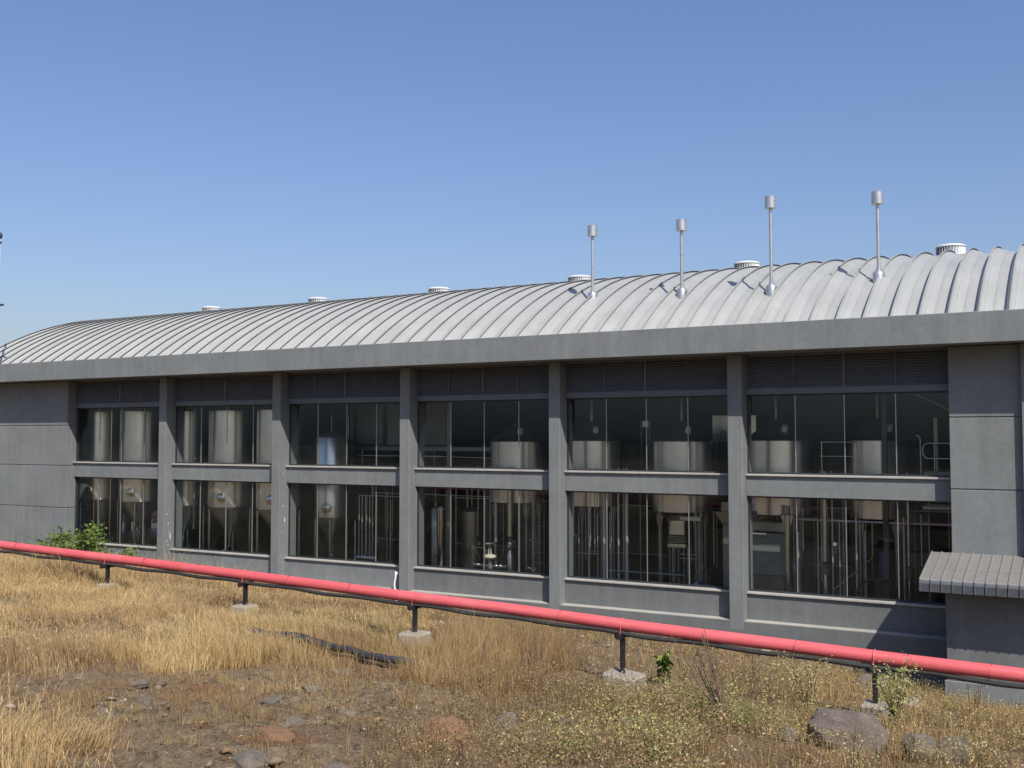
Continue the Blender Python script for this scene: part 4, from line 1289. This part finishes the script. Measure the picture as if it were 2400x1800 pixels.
rock('small light stone in the rubble right of the middle post', -10.0, 19.2, .12, .09, .07, 'footing', 26, .1, .6, .3)
# loose stones
def mesh_np(name, V, Fq, mat, tint=None, smooth=False):
    me = bpy.data.meshes.new(name)
    me.vertices.add(len(V))
    me.vertices.foreach_set('co', V.astype(np.float32).ravel())
    k = Fq.shape[1]
    me.loops.add(Fq.size)
    me.loops.foreach_set('vertex_index', Fq.astype(np.int32).ravel())
    me.polygons.add(len(Fq))
    me.polygons.foreach_set('loop_start', (np.arange(len(Fq)) * k).astype(np.int32))
    me.polygons.foreach_set('loop_total', np.full(len(Fq), k, np.int32))
    if smooth:
        me.polygons.foreach_set('use_smooth', np.ones(len(Fq), bool))
    me.update()
    if tint is not None:
        a = me.color_attributes.new('tint', 'FLOAT_COLOR', 'POINT')
        col = np.ones((len(V), 4), np.float32)
        col[:, :3] = tint
        a.data.foreach_set('color', col.ravel())
    me.materials.append(M[mat])
    ob = bpy.data.objects.new(name, me)
    C.objects.link(ob)
    return ob

def sample(n, x0, x1, y0, y1):
    return RNG.uniform(x0, x1, n), RNG.uniform(y0, y1, n)

def stones():
    x1, y1 = sample(16000, -20, 1, 17, 28)
    x2, y2 = sample(16000, -11, 1, 4, 17)
    X = np.concatenate([x1, x2]); Y = np.concatenate([y1, y2])
    m = masks(X, Y); r = soft_rock(X, Y)
    p = np.where(m['rubble'], .40, np.where(m['right'], .12, np.where(m['scrub'], .05, 0.02)))
    p = np.maximum(p, r * .20)
    keep = RNG.random(len(X)) < p
    X, Y = X[keep], Y[keep]
    n = len(X)
    rr_ = soft_rock(X, Y)
    s = np.exp(RNG.normal(-4.2, .6, n) + rr_ * .45).clip(.006, .11) * np.where(Y > 17, 1.5, .9)
    Z = ground_z(X, Y)
    dirs = np.array([(1, 0, 0), (-1, 0, 0), (0, 1, 0), (0, -1, 0), (0, 0, 1), (0, 0, -1), ], float)
    rad = RNG.uniform(.6, 1.3, (n, 6, 1)) * s[:, None, None]
    V = dirs[None] * rad * np.array([1.3, 1.0, .5])
    a = RNG.uniform(0, 6.28, n)
    c, sn = np.cos(a)[:, None], np.sin(a)[:, None]
    V = np.stack([V[:, :, 0] * c - V[:, :, 1] * sn, V[:, :, 0] * sn + V[:, :, 1] * c, V[:, :, 2] + V[:, :, 0] * .3], -1)
    V += np.stack([X, Y, Z + s * .15], -1)[:, None]
    F = np.array([(0, 2, 4), (2, 1, 4), (1, 3, 4), (3, 0, 4), (2, 0, 5), (1, 2, 5), (3, 1, 5), (0, 3, 5)])
    FF = (np.arange(n)[:, None, None] * 6 + F[None]).reshape(-1, 3)
    pal = np.array([(.15, .115, .085), (.20, .155, .11), (.26, .21, .155), (.12, .09, .07), (.22, .135, .08), (.36, .31, .24)])
    col = pal[RNG.choice(6, n, p=[.25, .25, .2, .14, .08, .08])] * RNG.uniform(.8, 1.2, (n, 1))
    o = mesh_np('loose_stones', V.reshape(-1, 3), FF, 'pebble', np.repeat(col, 6, 0))
    tag(o, 'loose stones and rubble strewn over the dry slope', kind='stuff')
stones()

# ------------------------------------------------------------------ black water pipe on the ground, small debris
hp = []
for x, y in [(-12.3, 13.0), (-11.6, 13.1), (-10.6, 12.75), (-9.65, 12.4), (-9.0, 12.3), (-8.5, 12.35), (-8.1, 12.5)]:
    hp.append((x, y))
hx = np.linspace(0, 1, 40)
px_ = np.interp(hx, np.linspace(0, 1, 7), [p[0] for p in hp]); py_ = np.interp(hx, np.linspace(0, 1, 7), [p[1] for p in hp])
pth = [(a, b, gz(a, b) + .13 - .10 * (i > 33) * (i - 33) / 6 - .04 * (i < 6)) for i, (a, b) in enumerate(zip(px_, py_))]
sm = [pth[0]] + [tuple((pth[i - 1][k] + pth[i][k] * 2 + pth[i + 1][k]) / 4 for k in range(3)) for i in range(1, 39)] + [pth[-1]]
t = thing('water_hose', 'thick black plastic pipe with blue stripe lying in the dry grass', 'hose', (-10, 12.5, gz(-10, 12.5)))
MB().tube(sm, .052, 14).build('pipe', 'rubber', t, True)
MB().tube([(a + .004, b - .038, c + .036) for a, b, c in sm], .0075, 6).build('stripe', simple('blue_stripe', (.035, .055, .10), .6), t, True)
sm2 = [(a + .03, b + .12 + .04 * math.sin(i * .3), c - .01) for i, (a, b, c) in enumerate(sm[4:32])]
t = thing('water_hose', 'second thinner black plastic pipe lying alongside the blue-striped one', 'hose', (-10, 12.7, gz(-10, 12.7)))
MB().tube(sm2, .034, 12).build('pipe', 'rubber', t, True)
t = thing('white_pipe', 'bent white plastic pipe end hanging on the third pillar foot', 'pipe', (-20.08, 27.9, -5.2))
MB().tube([(-20.07, 27.95, -4.42), (-20.06, 27.93, -4.6), (-20.10, 27.92, -4.85), (-20.06, 27.93, -5.1), (-20.02, 27.92, -5.4), (-20.08, 27.92, -5.6)], .03, 10).build('pipe', 'white', t, True)
MB().cyl((-20.07, 27.97, -4.5), (-20.07, 28.0, -4.5), .05, .05, 10).build('clip', 'white', t, True)
o = MB().bbox(-21.0, -20.35, 27.2, 27.7, -5.9, -5.12, .03).build('concrete_block', 'footing', None, False, origin=(-20.7, 27.4, -5.6))
tag(o, 'pale concrete block in the grass below the third pillar', 'block')

# ------------------------------------------------------------------ grass
def blades(X, Y, h, w, lean, col, tipcol, leandir=None, bend=.5):
    n = len(X)
    Z = ground_z(X, Y) - .02
    az = RNG.uniform(0, 2 * PI, n)
    if leandir is not None:
        az = leandir + RNG.normal(0, .9, n)
    dx, dy = np.cos(az), np.sin(az)
    fa = RNG.uniform(0, 2 * PI, n)
    wx, wy = np.cos(fa) * w / 2, np.sin(fa) * w / 2
    P0 = np.stack([X, Y, Z], -1)
    mid = P0 + np.stack([dx * lean * h * .35, dy * lean * h * .35, h * .55], -1)
    tip = P0 + np.stack([dx * lean * h, dy * lean * h, h * (1 - lean * .35)], -1)
    Wv = np.stack([wx, wy, np.zeros(n)], -1)
    V = np.stack([P0 - Wv, P0 + Wv, mid - Wv * .8, mid + Wv * .8, tip], 1)
    b = np.arange(n)[:, None] * 5
    F = np.concatenate([b + np.array([[0, 1, 3]]), b + np.array([[0, 3, 2]]), b + np.array([[2, 3, 4]])], 0)
    T = np.stack([col * .85, col * .85, (col + tipcol) / 2, (col + tipcol) / 2, tipcol], 1)
    return V.reshape(-1, 3), F, T.reshape(-1, 3)

def heads(X, Y, h, lean_az, lean, size, col):
    """small seed heads: thin crossed leaves near the stalk tip"""
    n = len(X)
    Z = ground_z(X, Y)
    c = np.stack([X + np.cos(lean_az) * lean * h, Y + np.sin(lean_az) * lean * h, Z + h * (1 - lean * .35)], -1)
    a = RNG.uniform(0, 2 * PI, n)
    u = np.stack([np.cos(a), np.sin(a), RNG.normal(0, .4, n)], -1) * size[:, None] * .16
    v = np.stack([RNG.normal(0, .35, n), RNG.normal(0, .35, n), np.ones(n)], -1) * size[:, None]
    V = np.stack([c - u, c - v * .6, c + u, c + v], 1)
    b = np.arange(n)[:, None] * 4
    F = np.concatenate([b + np.array([[0, 1, 2]]), b + np.array([[0, 2, 3]])], 0)
    return V.reshape(-1, 3), F, np.repeat(col, 4, 0)

def joinset(parts):
    Vs, Fs, Ts = [], [], []
    o = 0
    for V, F, T in parts:
        Vs.append(V); Fs.append(F + o); Ts.append(T)
        o += len(V)
    return np.concatenate(Vs), np.concatenate(Fs), np.concatenate(Ts)

STRAW = np.array((.58, .44, .225)); GOLD = np.array((.405, .27, .112)); BROWN = np.array((.235, .135, .06)); RUST = np.array((.34, .16, .075))
OLIVE = np.array((.20, .185, .065)); PALE = np.array((.60, .50, .32)); GREEN = np.array((.12, .19, .035))

def grass_colors(X, Y, n):
    f = fbm(X, Y, .42, 4, 90)
    g = fbm(X, Y, 1.3, 3, 95)
    a = np.clip((f - .42) * 5, 0, 1)[:, None]
    base = BROWN * (1 - a) + GOLD * a
    b = np.clip((g - .52) * 5, 0, 1)[:, None]
    base = base * (1 - b * .6) + STRAW * b * .6
    return base * RNG.lognormal(0, .34, (n, 1)).clip(.4, 1.9) * (1 + RNG.normal(0, .05, (n, 3)))

parts = []
# tall golden grass (denser close to the camera)
for (n, x0, x1, y0, y1, hs, ws) in ((135000, -14.5, -5, 3.6, 12, .28, .0050), (125000, -22, -9, 9, 18, .28, .0068), (105000, -36.5, -11, 13, 28.3, .27, .012)):
    X, Y = sample(n, x0, x1, y0, y1)
    m = masks(X, Y)
    cl = fbm(X, Y, 2.2, 3, 110)
    rk_ = soft_rock(X, Y)
    keep = m['tall'] & (RNG.random(n) < np.clip(cl * 3.4 - 1.0, .06, 1)) & (RNG.random(n) > rk_ * .96) & (Y < 28.0) & (clear(X, Y) | (RNG.random(n) < .06))
    X, Y, cl = X[keep], Y[keep], cl[keep]
    k = len(X)
    h = hs * RNG.lognormal(0, .28, k) * (.55 + .9 * cl) * (1 - .55 * np.clip(soft_rock(X, Y) * 1.3, 0, 1))
    h = h * (.45 + 1.1 * fbm(X, Y, .5, 3, 120))
    h = h * np.interp(X, [-36, -21.5, -19.5, -14, -11, -9], [1.4, 1.35, .62, .52, .72, .95])
    col = grass_colors(X, Y, k)
    og = (np.exp(-((X + 12.8) / 2.0) ** 2 - ((Y - 16.2) / 1.8) ** 2) * RNG.random(k))[:, None]
    col = col * (1 - og) + OLIVE * 1.35 * og
    tip = np.clip(col * 1.12 + .02 + (STRAW - col) * .45, 0, 1)
    wisp = RNG.random(k) < .05
    h = np.where(wisp, h * 1.7, h)
    tip = np.where(wisp[:, None], np.clip(STRAW * RNG.uniform(.8, 1.3, (k, 1)), 0, 1), tip)
    lean = (np.abs(RNG.normal(.24, .24, k)) + np.clip(fbm(X, Y, .8, 3, 185) - .52, 0, 1) * 3.2).clip(.02, 1.3)
    parts.append(blades(X, Y, h, ws * RNG.uniform(.7, 1.4, k), lean, col, tip, leandir=6.28 * fbm(X, Y, .45, 2, 180)))
    hk = RNG.random(k) < .22
    az = RNG.uniform(0, 6.28, hk.sum())
    parts.append(heads(X[hk], Y[hk], h[hk] * 1.08, az, lean[hk], RNG.uniform(.012, .03, hk.sum()) * (1.25 if y0 > 12 else 1), np.clip(STRAW * RNG.uniform(.8, 1.25, (hk.sum(), 1)), 0, 1)))
V, F, T = joinset(parts)
o = mesh_np('tall_grass', V, F, 'grass', T)
tag(o, 'tall dry golden grass covering the left slope up to the red pipe', kind='stuff')

parts = []
# shorter brown grass in the middle, golden clumps by the pipe, sparse tufts on the rubble and the bare rock
for (n, key, x0, x1, y0, y1, hs, ws, dens, mix) in (
        (60000, 'brown', -11.5, -6, 9, 16.5, .30, .0050, .95, .35), (42000, 'gold', -12.2, -6.8, 12.4, 19.8, .46, .0055, 1.0, .8),
        (42000, 'scrub', -8, -2, 5, 18, .22, .0045, .40, .3), (60000, 'rubble', -20, 2, 15, 28, .20, .010, .34, .5),
        (80000, 'right', -6.5, 4.5, 7.5, 27, .24, .007, .5, .55), (60000, 'rock', -10.2, -6, 6, 11, .11, .0038, .42, .3), (22000, 'slab', -7.2, -5, 5, 8, .10, .0035, .2, .4)):
    X, Y = sample(n, x0, x1, y0, y1)
    m = masks(X, Y)
    cl = fbm(X, Y, 2.6, 3, 130)
    keep = m[key] & (RNG.random(n) < np.clip((cl - .30) * 3.2, .05, 1) * dens) & (Y < 27.9) & (clear(X, Y) | (RNG.random(n) < .06))
    if key not in ('rock', 'slab'):
        keep &= RNG.random(n) > soft_rock(X, Y) * .9
    X, Y, cl = X[keep], Y[keep], cl[keep]
    k = len(X)
    h = hs * RNG.lognormal(0, .33, k) * (.5 + cl)
    col = grass_colors(X, Y, k)
    col = col * (1 - .35) + (GOLD * mix + BROWN * (1 - mix)) * .35
    if key in ('right', 'rubble', 'scrub'):
        gmask = (RNG.random((k, 1)) < .30) * np.clip(fbm(X, Y, .8, 3, 140)[:, None] * 2 - .5, 0, 1)
        col = col * (1 - gmask) + OLIVE * gmask
    tip = np.clip(col + (STRAW - col) * .5, 0, 1)
    lean = np.abs(RNG.normal(.35, .28, k)).clip(.02, 1.1)
    parts.append(blades(X, Y, h, ws * RNG.uniform(.7, 1.4, k), lean, col, tip))
# straw litter lying flat
X, Y = sample(150000, -14, 1, 4, 18)
keep = (RNG.random(150000) < np.clip(fbm(X, Y, 1.7, 4, 190) * 3 - .9, .08, 1)) & clear(X, Y)
X, Y = X[keep], Y[keep]
k = len(X)
lc = STRAW * RNG.lognormal(-.3, .4, (k, 1)).clip(.25, 1.4)
parts.append(blades(X, Y, RNG.uniform(.02, .06, k), RNG.uniform(.003, .006, k), RNG.uniform(2.2, 3.4, k), lc, lc))
V, F, T = joinset(parts)
o = mesh_np('short_grass', V, F, 'grass', T)
tag(o, 'short brown dry grass and tufts on the middle and right of the slope', kind='stuff')

# ------------------------------------------------------------------ dry scrub with tiny pale flower heads
def weeds(n, keys, box, hs, leaf, dens, pal, prob, nl, sname, label, sw=.004):
    X, Y = sample(n, *box)
    m = masks(X, Y)
    mm = np.zeros(n, bool)
    for k in keys:
        mm |= m[k]
    cl = fbm(X, Y, 1.1, 4, 150)
    keep = mm & (RNG.random(n) < np.clip((cl - .32) * 3.5, .04, 1) * dens) & (RNG.random(n) > soft_rock(X, Y) * .85) & (clear(X, Y) | (RNG.random(n) < .10))
    X, Y = X[keep], Y[keep]
    k = len(X)
    H = hs * RNG.lognormal(0, .3, k)
    P = []
    # stems
    ns = 5
    SX = np.repeat(X, ns) + RNG.normal(0, .03, k * ns)
    SY = np.repeat(Y, ns) + RNG.normal(0, .03, k * ns)
    SH = np.repeat(H, ns) * RNG.uniform(.6, 1.15, k * ns)
    sl_ = np.abs(RNG.normal(.45, .3, k * ns)).clip(.05, 1.2)
    sc = (BROWN * .8) * RNG.uniform(.6, 1.3, (k * ns, 1))
    P.append(blades(SX, SY, SH, np.full(k * ns, sw), sl_, sc, sc * 1.2))
    # leaves and seed heads through the volume of each plant
    LX = np.repeat(X, nl); LY = np.repeat(Y, nl); LH = np.repeat(H, nl)
    t = RNG.beta(2.2, 1.3, k * nl)
    rr = LH * (.16 + .55 * t) * np.sqrt(RNG.random(k * nl))
    a = RNG.uniform(0, 2 * PI, k * nl)
    cx = LX + rr * np.cos(a); cy = LY + rr * np.sin(a)
    cz = ground_z(LX, LY) + LH * t * 1.02
    sz = (leaf * RNG.lognormal(0, .35, k * nl)).clip(0, leaf * 1.7)
    u = RNG.normal(0, 1, (k * nl, 3)); u /= np.linalg.norm(u, axis=1, keepdims=True)
    v = RNG.normal(0, 1, (k * nl, 3)); v -= u * (u * v).sum(1, keepdims=True); v /= np.linalg.norm(v, axis=1, keepdims=True)
    c = np.stack([cx, cy, cz], -1)
    u = u * sz[:, None]; v = v * sz[:, None] * .45
    Vq = np.stack([c - u, c - v, c + u, c + v], 1)
    b = np.arange(k * nl)[:, None] * 4
    Fq = np.concatenate([b + np.array([[0, 1, 2]]), b + np.array([[0, 2, 3]])], 0)
    pc = np.array(pal)[RNG.choice(len(pal), k * nl, p=prob)] * RNG.uniform(.8, 1.5, (k * nl, 1))
    P.append((Vq.reshape(-1, 3), Fq, np.repeat(np.clip(pc, 0, 1), 4, 0)))
    V, F, T = joinset(P)
    o = mesh_np(sname, V, F, 'leaf', T)
    tag(o, label, kind='stuff')

weeds(2600, ('scrub',), (-8, -2, 5, 18), .30, .0105, 1.0, [(.27, .18, .095), (.17, .125, .07), tuple(PALE * .8), (.23, .20, .085), (.29, .165, .085)],
      [.36, .27, .06, .22, .09], 95, 'dry_scrub', 'brown dry scrub with tiny pale seed heads across the lower centre')
weeds(2200, ('right',), (-6.5, 4.5, 7.5, 27), .30, .0105, .95, [tuple(STRAW * .95), (.26, .245, .085), (.36, .36, .12), (.27, .17, .085), tuple(PALE)],
      [.24, .27, .14, .29, .06], 90, 'weed_cover', 'low straw and olive weeds over the right of the slope')
weeds(900, ('lush',), (-6.5, -2, 7, 16), .34, .0115, .8, [(.32, .33, .10), (.24, .27, .07), tuple(STRAW * .9), (.50, .47, .22), (.24, .17, .08)],
      [.28, .22, .22, .12, .16], 90, 'green_weeds', 'yellow-green flowering weeds between the dry scrub and the largest boulder')
weeds(2600, ('rubble',), (-20, 2, 15, 28), .15, .017, .8, [(.26, .165, .085), tuple(STRAW * .85), (.16, .17, .065), (.2, .15, .08)],
      [.34, .24, .18, .24], 34, 'rubble_weeds', 'flattened dry weeds among the rubble below the wall')
weeds(700, ('brown', 'rock', 'slab', 'tall'), (-11, -5, 4.5, 12), .10, .012, .45, [tuple(BROWN), tuple(RUST * .8), (.14, .10, .06), tuple(STRAW * .7)],
      [.4, .2, .25, .15], 40, 'low_scrub', 'low russet scrub around the bare rock at left')

# ------------------------------------------------------------------ single plants
def leafy(name, label, cat, x, y, H, R, nleaf, leaf, pal, stems=7, zb=None, droop=0.0, group=None, stemmat='bark', aspect=.5, shape=1.0, rx=1.0):
    g = gz(x, y) if zb is None else zb
    t = thing(name, label, cat, (x, y, g), group)
    sm_ = MB()
    tips = []
    for k in range(stems):
        a = 2 * PI * k / stems + random.random()
        rr = R * random.uniform(.25, .95)
        hh = H * random.uniform(.7, 1.0)
        pts = []
        for s in np.linspace(0, 1, 6):
            pts.append(Vector((x + math.cos(a) * rr * rx * s ** 1.3 + random.gauss(0, .012) * H, y + math.sin(a) * rr * s ** 1.3, g - .03 + hh * s)))
        sm_.tube(pts, [max(.0025, .012 * H * (1 - s * .85)) for s in np.linspace(0, 1, 6)], 6)
        tips.append(pts)
    sm_.build('stem', stemmat, t, True)
    V = []; F = []; T = []
    for i in range(nleaf):
        pts = random.choice(tips)
        s = min(.999, random.random() ** (1 / (1 + shape)) )
        j = int(s * 5)
        p = pts[j].lerp(pts[j + 1], s * 5 - j)
        p = p + Vector((random.gauss(0, 1), random.gauss(0, 1), random.gauss(0, .8))) * (.10 * R + .03 * H)
        u = Vector((random.gauss(0, 1), random.gauss(0, 1), random.gauss(-droop, .5))).normalized()
        n = Vector((random.gauss(.4, .7), random.gauss(-.4, .7), random.uniform(.3, 1.2))).normalized()
        w = u.cross(n).normalized()
        sz = leaf * random.uniform(.6, 1.3)
        b = len(V)
        m = p + u * sz * .5 + n * sz * .10
        V += [p, m + w * sz * aspect * .5, p + u * sz - n * sz * .08, m - w * sz * aspect * .5]
        F += [(b, b + 1, b + 2), (b, b + 2, b + 3)]
        c = np.array(random.choice(pal)) * random.uniform(.75, 1.25)
        T += [c] * 4
    ob = mesh_np('foliage', np.array([tuple(v) for v in V]) - np.array([[x, y, g]]), np.array(F), 'leaf', np.array(T))
    ob.parent = t
    return t
GP = [(.10, .155, .03), (.145, .21, .045), (.20, .265, .07), (.07, .11, .025)]
leafy('green_shrub', 'bright green leafy bush against the wall behind the red pipe at left', 'bush', -33.2, 25.9, 2.0, 1.1, 4200, .15, GP, 13, zb=-5.35, rx=1.5, shape=.5)
leafy('green_shrub', 'lower green bush hanging right of the tall one behind the red pipe', 'bush', -30.9, 25.9, 1.35, .95, 2200, .12, GP, 8, zb=-5.4, rx=1.2)
leafy('green_shrub', 'thin dark green sprig by the wall at the far left edge', 'bush', -36.6, 25.6, 1.1, .35, 160, .10, GP, 5, zb=-5.0)
leafy('green_shrub', 'sparse low green sprigs between the far left sprig and the bush', 'bush', -34.8, 25.8, 1.0, .5, 170, .10, GP, 6, zb=-5.2)
leafy('broadleaf_plant', 'small dark green broad-leaved plant alone below the red pipe', 'plant', -6.4, 16.6, .62, .14, 62, .15, [(.05, .095, .02), (.075, .13, .03), (.035, .07, .015), (.24, .33, .06)], 4, droop=1.2, aspect=.6, shape=2.5)
YP = [(.30, .33, .09), (.42, .42, .16), (.22, .27, .06), (.50, .47, .25)]
leafy('flowering_weed', 'tall pale yellow-green weed beside the rightmost black post', 'plant', -2.45, 15.0, .95, .36, 1000, .042, YP, 12, shape=.5)
leafy('flowering_weed', 'tall straw-yellow weed left of the rightmost black post', 'plant', -3.75, 15.4, .95, .42, 800, .036, [(.45, .40, .16), (.36, .33, .11), (.54, .48, .26), (.30, .2, .1)], 12, shape=.5)
leafy('flowering_weed', 'yellow-green weed low at the right of the dry scrub, small pale flowers', 'plant', -4.0, 12.2, .5, .5, 700, .03, [(.24, .25, .07), (.40, .38, .14), (.60, .55, .34), (.16, .19, .05)], 12, shape=.6)
# green grass tuft
k = 520
tx, ty = RNG.normal(-4.15, .24, k), RNG.normal(13.0, .30, k)
V, F, T = blades(tx, ty, RNG.uniform(.2, .42, k), np.full(k, .008), np.abs(RNG.normal(.3, .2, k)), np.tile(np.array((.13, .22, .04)), (k, 1)) * RNG.uniform(.7, 1.3, (k, 1)), np.tile(np.array((.26, .34, .09)), (k, 1)))
g = gz(-4.15, 13.0)
t = thing('grass_tuft', 'single bright green grass tuft amid the brown scrub at right', 'grass tuft', (-4.15, 13.0, g))
o = mesh_np('blades', V - np.array([[-4.15, 13.0, g]]), F, 'grass', T)
o.parent = t
o['kind'] = 'stuff'
#(o, 'single bright green grass tuft amid the brown scrub at right', 'grass tuft')

def twigs(label, x, y, H, n, spread, lean=(0, 0), leaves=0):
    g = gz(x, y)
    t = thing('dry_shrub', label, 'dry plant', (x, y, g))
    for k in range(n):
        mb = MB()
        a = random.uniform(0, 2 * PI)
        hh = H * random.uniform(.55, 1.0)
        d = Vector((math.cos(a) * spread * random.random() + lean[0], math.sin(a) * spread * random.random() + lean[1], 1))
        bx, by = x + random.gauss(0, .05), y + random.gauss(0, .05)
        pts = []
        for s in np.linspace(0, 1, 7):
            pts.append(Vector((bx + d.x * hh * s + random.gauss(0, .008), by + d.y * hh * s + random.gauss(0, .008), gz(bx, by) - .03 + hh * s)))
        mb.tube(pts, [.0095 * (1 - .75 * s) + .002 for s in np.linspace(0, 1, 7)], 5)
        for _ in range(random.randint(0, 3)):
            j = random.randint(2, 5)
            a2 = random.uniform(0, 2 * PI)
            L = hh * random.uniform(.12, .35)
            q0 = pts[j]
            q1 = q0 + Vector((math.cos(a2) * .6, math.sin(a2) * .6, .8)) * L
            mb.tube([q0, q0.lerp(q1, .5) + Vector((0, 0, .01)), q1], [.004, .003, .0012], 4)
        mb.build('stem', 'bark', t, True)
    return t
twigs('bare dry stalks standing left of the cracked concrete footing', -7.0, 13.1, .95, 7, .3)
twigs('two tall bare twigs far left of the cracked footing, in golden grass', -7.9, 13.2, .9, 3, .15, (.05, 0))
twigs('fan of long bare stems leaning up left, right of the green broad-leaved plant', -3.8, 11.9, 1.3, 13, .34, (-.42, .10))
twigs('single tall bare twig rising across the red pipe, right of the stem fan', -4.2, 14.2, 1.15, 2, .05, (.02, 0))
twigs('few thin bare stems between the stem fan and the straw-yellow weed', -3.6, 13.0, .7, 4, .35)
twigs('dark thin twigs by the dark plinth behind the weeds on the right', -1.9, 19.2, .7, 7, .4)
